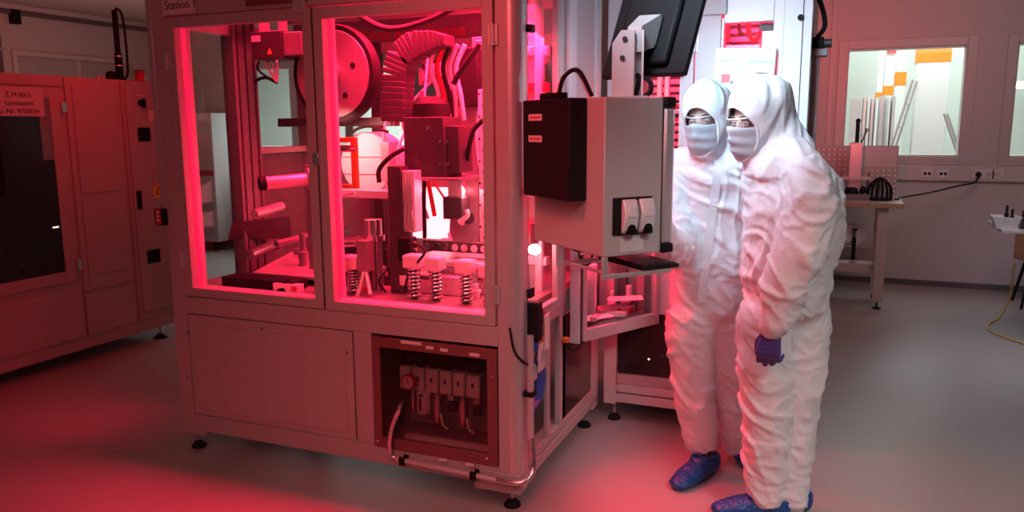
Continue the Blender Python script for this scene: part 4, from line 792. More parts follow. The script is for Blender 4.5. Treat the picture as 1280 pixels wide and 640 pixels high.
MB().tube([(-2.2, 3.25, 2.16), (-2.0, 3.28, 2.05), (-1.8, 3.3, 2.07), (-1.6, 3.3, 2.14)], 0.014).build('hose', 'rubber', am); MB().tube([P(600, 55, Y=3.25), P(575, 90, Y=3.25), P(567, 105, Y=3.25)], 0.014).build('hose', 'rubber', am)
for i in range(5): MB().tube([P(545+9*i, 56, Y=3.35), P(538+8*i, 85, Y=3.36), P(548+7*i, 120, Y=3.38), P(540+10*i, 150, Y=3.4)], 0.011).build('hose', ('white', 'redp', 'rubber', 'alu', 'white')[i], am)
MB().tube([P(604, 150, Y=3.3), P(592, 163, Y=3.3), P(586, 185, Y=3.3), P(584, 200, Y=3.32)], 0.012).build('hose', 'rubber', am)

# ================================================================ rear station (to the right, behind)
YR, RX0, RX1 = 4.0, -1.13, -0.16
rs = thing('rear_station', 'rear machine station with a chamfered glass bay and louvred window behind the workers', 'machine', (-0.65, 4.4, 0))
Rq = lambda px, py, dy=0: P(px, py, Y=YR+dy)
bx('front_post', (-0.33, YR, 0.10), (RX1, YR+0.09, ZT), 'alul', rs, 0.003); bx('front_post', (-0.69, YR, 0.75), (-0.57, YR+0.06, ZT), 'greyl', rs, 0.003)
bx('post_edge', (-0.568, YR-0.004, 0.75), (-0.555, YR+0.06, 2.10), 'alul', rs); bx('front_post', (RX0, YR, 0.10), (RX0+0.07, YR+0.09, ZT), 'greyl', rs, 0.003)
bx('post_groove', (-0.203, YR-0.002, 0.10), (-0.199, YR, ZT), 'groove', rs, 0); bx('post_groove', (-0.285, YR-0.001, 0.10), (-0.2835, YR, ZT), 'mid', rs, 0)
a = Rq(1001, 22); MB().cyl((a.x, YR, a.z), (a.x, YR-0.012, a.z), 0.014).build('post_knob', 'black', rs)
bx('header', (-0.557, YR, 2.075), (-0.33, YR+0.06, ZT), 'alul', rs); bx('header', (RX0+0.07, YR, 2.05), (-0.57, YR+0.05, ZT), 'greyl', rs); bx('header_cover', (-0.69, YR-0.02, 2.115), (-0.545, YR, ZT), 'cab', rs, 0.004)
bx('window_bar', (-0.385, YR+0.05, 0.8), (-0.33, YR+0.06, 2.04), 'alul', rs); bx('window_shade', (-0.40, YR+0.045, 2.035), (-0.33, YR+0.06, 2.072), 'midd', rs)
sd2 = frame_xz(MB(), -1.06, -0.695, 0.80, 2.045, YR-0.004, YR+0.03, 0.05, 0.065, 0.05, 0.045).build('glass_door', 'greyl', rs, 0.002)
bx('door_pane', (-1.02, YR+0.01, 0.84), (-0.75, YR+0.016, 2.01), 'glass', sd2, 0)
for z in (1.99, 1.0): MB().cyl((-0.692, YR-0.012, z-0.045), (-0.692, YR-0.012, z+0.045), 0.009, n=10).box((-0.712, YR-0.01, z-0.043), (-0.672, YR-0.003, z+0.043)).build('hinge', 'alul', sd2)
bx('door_handle', (-0.80, YR-0.03, 1.83), (-0.74, YR-0.004, 1.86), 'black', sd2)
bx('window_pane', (-0.555, YR+0.03, 0.8), (-0.385, YR+0.036, 2.07), 'glass', rs, 0)
bx('base_rail', (RX0+0.07, YR-0.004, 0.115), (-0.33, YR+0.08, 0.165), 'alu', rs); bx('base_rail', (RX0+0.07, YR, 0.172), (-0.33, YR+0.08, 0.215), 'alu', rs)
bx('kick_panel', (RX0+0.07, YR+0.02, 0.215), (-0.33, YR+0.03, 0.27), 'grey', rs); bx('dark_panel', (RX0+0.07, YR+0.02, 0.275), (-0.33, YR+0.03, 0.62), 'lambar', rs, 0)
a = Rq(811, 449, 0.018); MB().sph((a.x, YR+0.018, a.z), 0.006).build('indicator_light', 'glow', rs); a = Rq(828, 444, 0.018); bx('indicator_light', (a.x-0.01, YR+0.016, a.z-0.01), (a.x+0.01, YR+0.02, a.z+0.01), 'midd', rs)
bx('middle_rail', (-0.84, YR, 0.62), (-0.33, YR+0.08, 0.80), 'greyl', rs)
bx('deck', (RX0+0.02, YR+0.03, 0.78), (RX1-0.02, 4.78, 0.80), 'mid', rs, 0); bx('roof', (RX0, YR, ZT), (RX1, 4.82, ZT+0.03), 'grey', rs, 0); bx('side_panel', (RX1-0.03, YR+0.09, 0.10), (RX1-0.005, 4.82, ZT), 'greyl', rs, 0); bx('rear_panel', (RX0, 4.80, 0.10), (RX1-0.03, 4.815, ZT), 'mid', rs, 0); bx('side_panel', (RX0+0.005, YR+0.09, 0.10), (RX0+0.015, 4.80, ZT), 'mid', rs, 0)
for k in range(26): bx('louvre_slat', (-1.08, 4.72, 1.2+0.045*k), (-0.22, 4.745, 1.228+0.045*k), 'alu', rs, 0.003)
bx('rear_post', (-0.66, 4.68, 0.8), (-0.62, 4.72, ZT), 'midd', rs); bx('rear_post', (-0.46, 4.66, 0.8), (-0.42, 4.70, ZT), 'mid', rs)
for x in (-1.02, -0.98): bx('rear_post', (x+0.08, 4.3, 0.8), (x+0.105, 4.33, ZT), 'alu', rs)
a = Rq(845, 160, 0.2)
for i in range(5): MB().tube([V((-0.92, 4.2, 1.5+0.02*i)), V((-0.85, 4.15, 1.60+0.025*i)), V((-0.76, 4.15, 1.62+0.02*i)), V((-0.70, 4.2, 1.52+0.01*i))], 0.008).build('hose', ('redp', 'rubber', 'alu', 'redp', 'rubber')[i], rs)
for (x, y, s_, h_) in ((-0.86, 4.2, 0.06, 0.62), (-0.72, 4.22, 0.05, 0.55), (-0.95, 4.4, 0.08, 0.7), (-0.6, 4.4, 0.07, 0.5)):
    MB().box((x-s_, y-s_, 0.8), (x+s_, y+s_, 0.8+h_)).box((x-s_*0.6, y-s_*0.6, 0.8+h_), (x+s_*0.6, y+s_*0.4, 0.85+h_)).build('process_module', 'alu', rs, 0.005)
MB().tube([V((-0.50, 4.3, 2.2)), V((-0.47, 4.3, 2.05)), V((-0.44, 4.3, 2.02)), V((-0.40, 4.3, 2.08))], 0.012).build('hose', 'redp', rs); MB().tube([V((-0.53, 4.3, 2.2)), V((-0.52, 4.3, 2.07)), V((-0.50, 4.3, 2.05))], 0.01).build('hose', 'rubber', rs)
for (x, y) in ((-1.08, 4.05), (-0.25, 4.05), (-0.25, 4.74), (-1.08, 4.74)): foot(rs, x, y, 0.12, 0.036)
# valve with hose on the right side
v0 = P(1020, 60, Y=4.15); x_ = RX1
bx('side_bracket', (x_-0.005, 4.12, v0.z-0.04), (x_+0.07, 4.20, v0.z-0.005), 'mid', rs); bx('side_valve', (x_-0.005, 4.13, v0.z-0.005), (x_+0.05, 4.18, v0.z+0.05), 'black', rs, 0.005)
MB().cyl((x_+0.04, 4.155, v0.z+0.02), (x_+0.085, 4.155, v0.z+0.02), 0.02).build('valve_cap', 'midd', rs); MB().tube([(x_+0.02, 4.15, v0.z+0.05), (x_+0.05, 4.15, v0.z+0.10), (x_+0.035, 4.15, v0.z+0.18), (x_+0.01, 4.15, v0.z+0.24)], 0.011).build('hose', 'rubber', rs)
bx('side_duct', (x_, 4.14, 0.9), (x_+0.035, 4.22, v0.z-0.04), 'lamm', rs)
# chamfered bay between the two machines
A_, B_ = V((-1.095, 3.50, 0)), V((-0.835, 3.99, 0)); u = (B_-A_).normalized(); nrm = V((u.y, -u.x, 0)); LB_ = (B_-A_).length
TB = Matrix((( u.x, -nrm.x, 0, A_.x), (u.y, -nrm.y, 0, A_.y), (0, 0, 1, 0), (0, 0, 0, 1)))
by = frame_xz(MB(), 0, LB_, 0.575, 1.24, -0.004, 0.03, 0.028, 0.03, 0.058, 0.05)
by.bm.transform(TB); by = by.build('bay_door', 'grey', rs, 0.002)
bx('bay_pane', (0.02, 0.01, 0.62), (LB_-0.02, 0.015, 1.2), 'glass', by, 0, TB)
bx('bay_post', (-1.147, 3.462, 0.575), (-1.098, 3.50, 1.24), 'alul', rs); bx('post_gap', (-1.099, 3.47, 0.58), (-1.096, 3.495, 1.23), 'groove', rs, 0)
MB().prism([(-1.145, 3.51, 0.60), (-1.09, 3.51, 0.60), (-0.845, 3.985, 0.60), (-1.145, 3.985, 0.60)], (0, 0, 0.02)).build('bay_floor', 'mid', rs, 0.001)
MB().prism([(-1.145, 3.51, 1.22), (-1.09, 3.51, 1.22), (-0.845, 3.985, 1.22), (-1.145, 3.985, 1.22)], (0, 0, 0.02)).build('bay_roof', 'greyl', rs, 0.001)
bx('bay_back', (-1.147, 3.51, 0.60), (-1.14, 3.985, 1.22), 'mid', rs, 0); bx('bay_back', (-1.14, 3.985, 0.60), (-0.845, 3.992, 1.22), 'mid', rs, 0)
for i, (x, y, s_, h_, mt) in enumerate(((-1.08, 3.9, 0.04, 0.22, 'mid'), (-0.98, 3.93, 0.035, 0.10, 'alu'), (-0.92, 3.95, 0.02, 0.28, 'mid'), (-1.11, 3.7, 0.02, 0.30, 'alu'), (-1.05, 3.86, 0.02, 0.08, 'alu'), (-1.02, 3.95, 0.025, 0.34, 'midd'), (-0.95, 3.88, 0.015, 0.05, 'redp'))):
    MB().box((x-s_, y-s_, 0.62), (x+s_, y+s_, 0.62+h_)).cyl((x, y, 0.62+h_), (x, y, 0.68+h_), s_*0.5).build('bay_module', mt, rs, 0.004)
for k in range(3): MB().hull([V((-1.12+0.03*k, 3.60+0.1*k, 0.66+0.03*k)), V((-0.97+0.03*k, 3.80+0.05*k, 0.66+0.03*k)), V((-1.12+0.03*k, 3.62+0.1*k, 0.675+0.03*k)), V((-0.97+0.03*k, 3.82+0.05*k, 0.675+0.03*k)), V((-1.10+0.03*k, 3.58+0.1*k, 0.66+0.03*k)), V((-0.95+0.03*k, 3.78+0.05*k, 0.66+0.03*k))]).build('bay_guide', ('alul', 'midd', 'alu')[k], rs, 0.001)
MB().box((-1.09, 3.60, 0.655), (-1.06, 3.96, 0.675)).box((-1.09, 3.72, 0.66), (-0.95, 3.75, 0.68)).build('bay_rail', 'alu', rs); MB().prism([(-1.12, 3.62, 0.62), (-1.05, 3.62, 0.62), (-0.90, 3.93, 0.62), (-1.12, 3.93, 0.62)], (0, 0, 0.025)).build('bay_table', 'mid', rs, 0.001)
bb = bx('bay_bracket', (-1.12, 3.44, 1.005), (-1.02, 3.50, 1.02), 'alu', rs)
a = V((-1.09, 3.44, 1.03))
for i in range(3): MB().tube([a+V((-0.05, 0, 0.01+0.008*i)), a+V((0.0, -0.03, 0.0+0.01*i)), a+V((0.07, -0.01, 0.005+0.006*i)), a+V((0.05, 0.02, 0.02)), a+V((-0.02, 0.02, 0.025+0.005*i)), a+V((-0.06, 0, 0.01))], 0.006).build('cable_coil', 'rubber', rs)
MB().tube([a+V((0.0, -0.03, 0)), a+V((0.02, -0.035, -0.06)), a+V((0.06, -0.03, -0.05)), a+V((0.065, -0.02, 0.0))], 0.005).build('cable_coil', 'rubber', rs)
bx('amber_block', (-1.148, 3.345, 0.607), (-1.118, 3.385, 0.628), 'amber', rs); MB().tube([(-1.135, 3.37, 0.60), (-1.12, 3.40, 0.565), (-1.10, 3.44, 0.56), (-1.09, 3.49, 0.58)], 0.007).build('hose', 'rubber', rs)
# lit information display in its window
dp = thing('display_screen', 'lit white display with green bars hung in the rear station window', 'screen', (-0.44, 3.93, 1.7))
T = Matrix.Translation((-0.44, 3.955, 1.82)) @ rot(R(-3), x=R(-6), y=R(2.5))
bx('display_case', (-0.155, 0.006, -0.12), (0.125, 0.022, 0.135), 'white', dp, 0.003, T); bx('display_face', (-0.15, 0.002, -0.115), (0.12, 0.006, 0.13), 'uiw', dp, 0, T)
for nm, m_, (x0, z0, x1, z1) in (('green_bar', 'uig', (-0.13, 0.07, -0.06, 0.078)), ('green_bar', 'uig', (0.0, 0.062, 0.118, 0.076)), ('green_bar', 'uig', (-0.05, 0.03, 0.0, 0.035)), ('green_bar', 'uig', (-0.10, -0.075, 0.10, -0.068)), ('red_figure', 'uir', (-0.115, -0.03, -0.075, 0.01)), ('grey_figure', 'uid', (-0.07, -0.035, -0.06, -0.02))):
    bx(nm, (x0, 0.0, z0), (x1, 0.002, z1), m_, dp, 0, T)
dk = MB(); pts = [(0.0, -0.04), (0.02, -0.02), (0.045, -0.015), (0.035, 0.0), (0.045, 0.02), (0.10, 0.02), (0.095, -0.01), (0.09, -0.045), (0.07, -0.04), (0.06, -0.035), (0.03, -0.035)]
dk.prism([T @ V((x, 0.0, z+0.0)) for x, z in pts], T.to_3x3() @ V((0, 0.002, 0))).build('dark_figure', 'uid', dp, smooth=False)

# ================================================================ control cabinet on its arm, monitor, keyboard
CA = R(49.8); CO = V((-0.742, 2.60, 0)); CZ0, CZ1 = 1.147, 1.692
cc = thing('control_cabinet', 'grey control cabinet on an arm beside the machine corner, black box on its side', 'cabinet', (CO.x, CO.y, CZ0), CA)
CT = Matrix.Translation(CO) @ Matrix.Rotation(CA, 4, 'Z')      # local: x towards the front, y to the left
def cb_(name, a, b, mat, par=None, bev=0.003): return bx(name, a, b, mat, par or cc, bev, CT)
cb_('body', (0, 0, CZ0), (0.245, 0.49, CZ1), 'cab', None, 0.005); cb_('front_gap', (0.245, 0.003, CZ0+0.003), (0.250, 0.487, CZ1-0.003), 'groove', None, 0)
cb_('front_frame', (0.250, -0.002, CZ0+0.03), (0.300, 0.492, CZ1-0.035), 'alu', None, 0.012); cb_('frame_corner', (0.252, -0.004, CZ0-0.004), (0.302, 0.494, CZ0+0.03), 'black', None, 0.006); cb_('frame_corner', (0.250, -0.004, CZ1-0.035), (0.302, 0.494, CZ1+0.003), 'black', None, 0.008)
cb_('control_face', (0.300, 0.03, CZ0+0.06), (0.304, 0.46, CZ1-0.06), 'black', None, 0.001); cb_('face_fill_screen', (0.304, 0.06, 1.36), (0.3055, 0.43, 1.61), 'facefill', None, 0)  # unseen glowing screen added to light the workers' faces
for k in range(5): cb_('panel_button', (0.304, 0.08+0.075*k, 1.25), (0.312, 0.115+0.075*k, 1.285), ('redp', 'white', 'white', 'green', 'yellow')[k], None, 0.003)
# switches on the near side
sw = cb_('switch_plate', (0.035, -0.012, 1.222), (0.198, 0.0, 1.352), 'black', None, 0.004)
for x in (0.062, 0.132):
    h_ = MB().prism([V((x, -0.014, 1.225)), V((x, -0.034, 1.24)), V((x, -0.044, 1.30)), V((x, -0.030, 1.346)), V((x, -0.014, 1.346))], (0.058, 0, 0)); h_.bm.transform(CT); h_ = h_.build('switch_cover', 'alul', sw, 0.006)
    cb_('cover_window', (x+0.012, -0.047, 1.285), (x+0.046, -0.038, 1.325), 'white', h_, 0.004); 
    k = MB().cyl((x+0.029, -0.030, 1.245), (x+0.029, -0.043, 1.245), 0.016, n=20).box((x+0.013, -0.043, 1.226), (x+0.045, -0.028, 1.245)); k.bm.transform(CT); k.build('cover_notch', 'black', h_)
npl = cb_('name_plate', (0.070, -0.003, 1.162), (0.168, 0.0, 1.207), 'paper', None, 0.0005)
for i, (z, x1_) in enumerate(((1.199, 0.135), (1.191, 0.16), (1.183, 0.155), (1.175, 0.16), (1.168, 0.14))): cb_('faint_line', (0.075, -0.0036, z), (x1_, -0.003, z+0.002), 'alu', npl, 0)
# black box on the left face
bxx = cb_('black_box', (-0.075, 0.105, 1.335), (-0.001, 0.445, 1.692), 'black', None, 0.006)
for z, l_ in ((1.628, 0.10), (1.55, 0.10)):
    lp_ = cb_('box_label', (-0.0765, 0.295, z-0.012), (-0.075, 0.295+l_, z+0.012), 'paper', bxx, 0); cb_('label_line', (-0.0772, 0.305, z-0.003), (-0.0765, 0.285+l_, z+0.003), 'redp', lp_, 0)
cb_('box_clip', (-0.05, 0.22, 1.692), (-0.01, 0.36, 1.715), 'black', None, 0.004)
hp_ = [V((-0.03, 0.25, 1.71)), V((-0.02, 0.23, 1.77)), V((0.02, 0.20, 1.79)), V((0.06, 0.17, 1.70))]; MB().tube([CT @ p for p in hp_], 0.008).build('box_cable', 'rubber', cc); hp_ = [p+V((0.01, 0.03, 0.0)) for p in hp_]; MB().tube([CT @ p for p in hp_], 0.006).build('box_cable', 'white', cc)
# arm to the machine and keyboard tray
ca = MB().box((0.05, 0.40, 1.30), (0.20, 0.56, 1.36)); ca.bm.transform(CT); ca = ca.build('support_arm', 'alu', cc, 0.006)
cb_('tray_bracket', (0.0, 0.0, 1.085), (0.022, 0.012, CZ0), 'alu'); cb_('tray_bracket', (0.0, 0.31, 1.085), (0.022, 0.322, CZ0), 'alu')
for y in (0.0, 0.31): cb_('tray_rail', (0.0, y, 1.068), (0.30, y+0.012, 1.085), 'alu')
for x in (0.05, 0.2): cb_('tray_bar', (x, 0.012, 1.070), (x+0.02, 0.31, 1.080), 'alu')
kb = thing('keyboard', 'thin black keyboard on the tray under the control cabinet', 'keyboard', CT @ V((0.26, 0.15, 1.085)), CA)
cb_('keyboard_body', (0.168, -0.005, 1.086), (0.332, 0.285, 1.100), 'black', kb, 0.004)
for r_ in range(5):
    for c_ in range(13 if r_ else 12):
        cb_('key', (0.178+0.029*r_, 0.004+0.0212*c_, 1.100), (0.178+0.029*r_+0.024, 0.004+0.0212*c_+0.017, 1.107), 'midd', kb, 0)
mo = thing('monitor', 'black monitor seen from behind, tilted down on a metal bracket above the cabinet', 'monitor', CT @ V((0.12, 0.2, CZ1)), R(-28))
# monitor bracket
z0 = CZ1
a = P(770, 110, Y=2.72)
BT = Matrix.Translation((P(784, 119, Y=2.80).x, 2.80, z0)) @ Matrix.Rotation(R(20), 4, 'Z')
k = MB().prism([BT @ V(p) for p in ((-0.055, 0, 0), (0.018, 0, 0), (0.018, 0, 0.235), (-0.025, 0, 0.235), (-0.055, 0, 0.19))], BT.to_3x3() @ V((0, 0.006, 0))).build('bracket_plate', 'greyl', mo)
bx('bracket_web', (0.018, -0.004, 0), (0.024, 0.05, 0.235), 'lamm', mo, 0.001, BT); bx('bracket_edge', (0.05, 0.0, 0), (0.056, 0.045, 0.235), 'alul', mo, 0.001, BT); bx('bracket_web', (0.024, 0.044, 0), (0.05, 0.05, 0.235), 'grey', mo, 0.001, BT)
bx('bracket_foot', (-0.07, -0.02, 0.0), (0.07, 0.06, 0.008), 'alu', mo, 0.001, BT)
for (x, z) in ((-0.012, 0.205), (-0.02, 0.14)): k2 = MB().cyl((x, 0.001, z), (x, -0.006, z), 0.009, n=12); k2.bm.transform(BT); k2.build('bracket_bolt', 'midd', k)
MT = Matrix.Translation(P(855, 91, Y=2.86)) @ Matrix.Rotation(R(-20), 4, 'Z') @ Matrix.Rotation(R(-24), 4, 'X')   # origin at the lower right corner seen from behind
MW, MH = 0.36, 0.34
bx('housing', (-MW, 0, 0), (0, 0.028, MH), 'black', mo, 0.006, MT); bx('screen_face', (-MW+0.014, 0.028, 0.02), (-0.014, 0.0295, MH-0.014), 'screen', mo, 0, MT)
bx('back_bulge', (-MW+0.06, -0.03, 0.03), (-0.07, 0.002, MH-0.03), 'black', mo, 0.012, MT); bx('mount_plate', (-MW/2-0.06, -0.045, 0.09), (-MW/2+0.06, -0.03, 0.21), 'midd', mo, 0.002, MT)
mc = MT @ V((-MW/2, -0.045, 0.15)); bt = BT @ V((0.02, 0.025, 0.2))
MB().hull([bt+V((-0.02, -0.02, -0.04)), bt+V((0.03, 0.0, -0.04)), bt+V((-0.02, 0.0, 0.05)), bt+V((0.03, 0.0, 0.05)), mc+V((-0.02, 0, -0.05)), mc+V((0.06, 0, -0.05)), mc+V((-0.02, 0, 0.06)), mc+V((0.06, 0, 0.06))]).build('bracket_arm', 'grey', mo, 0.002)
MB().tube([MT @ V((-0.22, -0.02, 0.03)), MT @ V((-0.17, -0.05, -0.02)), MT @ V((-0.10, -0.05, -0.05)), MT @ V((-0.10, -0.03, -0.085)), MT @ V((-0.16, -0.02, -0.10)), BT @ V((0.05, 0.02, 0.08))], 0.009).build('monitor_cable', 'rubber', mo)

# ================================================================ the two workers
def remesh(bm, vox, smooth=6):
    me = bpy.data.meshes.new('tmp'); bm.to_mesh(me); bm.free(); o = bpy.data.objects.new('tmp', me); C.objects.link(o)
    md = o.modifiers.new('r', 'REMESH'); md.mode = 'VOXEL'; md.voxel_size = vox; md.adaptivity = 0
    bpy.context.view_layer.update()
    m2 = bpy.data.meshes.new_from_object(o.evaluated_get(bpy.context.evaluated_depsgraph_get()))
    bpy.data.objects.remove(o); bpy.data.meshes.remove(me)
    b = bmesh.new(); b.from_mesh(m2); bpy.data.meshes.remove(m2)
    for _ in range(smooth): bmesh.ops.smooth_vert(b, verts=b.verts[:], factor=0.5, use_axis_x=True, use_axis_y=True, use_axis_z=True)
    b.normal_update(); return b
def wrinkle(b, fn):
    mv = [(v, v.normal.copy()*fn(v.co, v.normal)) for v in b.verts]
    for v, d in mv: v.co += d
    b.normal_update()
def ridge(p, s): 
    return (1-abs(noise.noise(V((p.x*s[0], p.y*s[1], p.z*s[2]))))*2.0)
def frm(az, pitch=0, roll=0): return Matrix.Rotation(-az, 4, 'Z') @ Matrix.Rotation(-pitch, 4, 'X') @ Matrix.Rotation(roll, 4, 'Y')
def mesh_obj(b, name, mat, parent): m = MB(); m.bm.free(); m.bm = b; return m.build(name, mat, parent, ang=180)

def head_nodes(mb, H):
    q = lambda c, r: [H @ V((c[0]+v.x*r[0], c[1]+v.y*r[1], c[2]+v.z*r[2])) for v in icov(3)]
    mb.hull(q((0, -0.012, 0.035), (0.074, 0.094, 0.085)))                                   # skull
    mb.hull(q((0, 0.01, 0.0), (0.066, 0.078, 0.07))+q((0, 0.038, -0.085), (0.040, 0.045, 0.032)))  # face and jaw
    mb.hull(q((0, 0.082, -0.098), (0.020, 0.014, 0.014))+q((0, 0.065, -0.085), (0.03, 0.02, 0.02)))  # chin
    mb.hull(q((0, 0.085, 0.005), (0.008, 0.008, 0.010))+q((0, 0.108, -0.034), (0.012, 0.010, 0.009))+q((0, 0.08, -0.036), (0.018, 0.01, 0.01)))  # nose
    for s in (-1, 1):
        mb.hull(q((s*0.014, 0.084, 0.022), (0.010, 0.007, 0.006))+q((s*0.048, 0.068, 0.024), (0.010, 0.008, 0.006)))  # brow
        mb.hull(q((s*0.043, 0.062, -0.025), (0.018, 0.014, 0.014))+q((s*0.055, 0.035, -0.015), (0.012, 0.012, 0.016)))  # cheekbone
        mb.hull(q((s*0.072, -0.012, 0.012), (0.008, 0.018, 0.020))+q((s*0.072, -0.006, -0.028), (0.006, 0.010, 0.010)))  # ear
    mb.hull(q((-0.018, 0.083, -0.062), (0.008, 0.007, 0.005))+q((0.018, 0.083, -0.062), (0.008, 0.007, 0.005))+q((0, 0.092, -0.061), (0.014, 0.007, 0.005)))  # lips
    mb.hull(q((-0.014, 0.084, -0.072), (0.008, 0.007, 0.005))+q((0.014, 0.084, -0.072), (0.008, 0.007, 0.005))+q((0, 0.090, -0.072), (0.012, 0.007, 0.005)))
def hand(mb, wrist, d, back, curl, thumb_side, k=1.0):
    """wrist -> knuckles along d, back of the hand towards back, fingers curling away from it"""
    d = V(d).normalized(); back = V(back); back = (back-d*back.dot(d)).normalized(); s = d.cross(back)*thumb_side; W_ = V(wrist)
    mb.chain([(W_-d*0.03, 0.028*k), (W_+d*0.01, 0.027*k)], 2)
    A = [W_+d*0.01+s*0.016, W_+d*0.01-s*0.018, W_+d*0.085*k+s*0.032*k, W_+d*0.078*k-s*0.032*k]
    for i in range(4): pass
    sp = lambda c, r: [c+v*r for v in icov(2)]
    mb.hull(sum([sp(a, (0.014, 0.014, 0.0125, 0.0115)[i]*k) for i, a in enumerate(A)], []))
    L = ((0.040, 0.026, 0.020), (0.045, 0.029, 0.021), (0.041, 0.027, 0.020), (0.032, 0.020, 0.018)); rr = (0.0092, 0.0095, 0.0090, 0.0080)
    for i in range(4):
        off = (0.031-0.0205*i)*k; p = W_+d*(0.084-(0.004, 0, 0.003, 0.010)[i])*k+s*off; ang = curl[0]+0.12*i*0.5; pts = [(p, rr[i]*1.08*k)]
        fan = s*(0.05-0.033*i)
        for j in range(3):
            v = (d*math.cos(ang)-back*math.sin(ang)+fan).normalized(); p = p+v*L[i][j]*k; pts.append((p, rr[i]*(1.0-0.08*(j+1))*k)); ang += curl[j+1] if j < 2 else 0
        mb.chain(pts, 2)
    p = W_+d*0.022+s*0.024; v1 = (d*0.75+s*0.55-back*0.35).normalized(); v2 = (d*0.9+s*0.1-back*0.45).normalized(); v3 = (d*0.85-s*0.2-back*0.5).normalized()
    mb.chain([(p, 0.0145*k), (p+v1*0.042*k, 0.012*k), (p+v1*0.042*k+v2*0.032*k, 0.0105*k), (p+v1*0.042*k+v2*0.032*k+v3*0.024*k, 0.0088*k)], 2)
def shoe(parent, ank, az, ln=0.20):
    """a blue film cover pulled over a shoe; ank = ankle point on the floor plan"""
    F = Matrix.Translation((ank[0], ank[1], 0)) @ Matrix.Rotation(-az, 4, 'Z'); fq = lambda c, r: [F @ V((c[0]+v.x*r[0], c[1]+v.y*r[1], max(0.002, c[2]+v.z*r[2]))) for v in icov(2)]
    m = MB(); m.hull(fq((0, -0.055, 0.045), (0.047, 0.045, 0.050))+fq((0, 0.03, 0.055), (0.052, 0.05, 0.056)))
    m.hull(fq((0, 0.02, 0.045), (0.052, 0.05, 0.05))+fq((0.004, 0.12, 0.035), (0.060, 0.05, 0.038))); m.hull(fq((0.004, 0.12, 0.034), (0.060, 0.05, 0.036))+fq((0.0, ln-0.02, 0.027), (0.048, 0.05, 0.028)))
    m.hull(fq((0, -0.05, 0.07), (0.05, 0.05, 0.03))+fq((0, 0.03, 0.085), (0.052, 0.055, 0.022)))
    b = remesh(m.bm, 0.006, 5); Fi = F.inverted()
    def fn(c, n):
        l = Fi @ c
        if l.z < 0.008: return 0
        return 0.004*ridge(l, (26, 60, 26))*min(1, l.z/0.03)+0.003*noise.noise(l*70)
    wrinkle(b, fn)
    for v in b.verts: v.co.z = max(v.co.z, 0.001)
    o = mesh_obj(b, 'overshoe', 'shoe', parent)
    ring = MB(); ring.tube([F @ V((0.052*math.cos(a)+0.003*math.sin(7*a), -0.005+0.062*math.sin(a), 0.098+0.006*math.sin(5*a)+0.012*math.sin(a))) for a in [2*math.pi*k/32 for k in range(33)]], 0.0055, 8, smooth=False).build('elastic_hem', 'shoe', o)
    MB().chain([(F @ V((0, 0.0, 0.08)), 0.042), (F @ V((0, 0.0, 0.17)), 0.038)], 2).build('shoe_shaft', 'sock', parent)

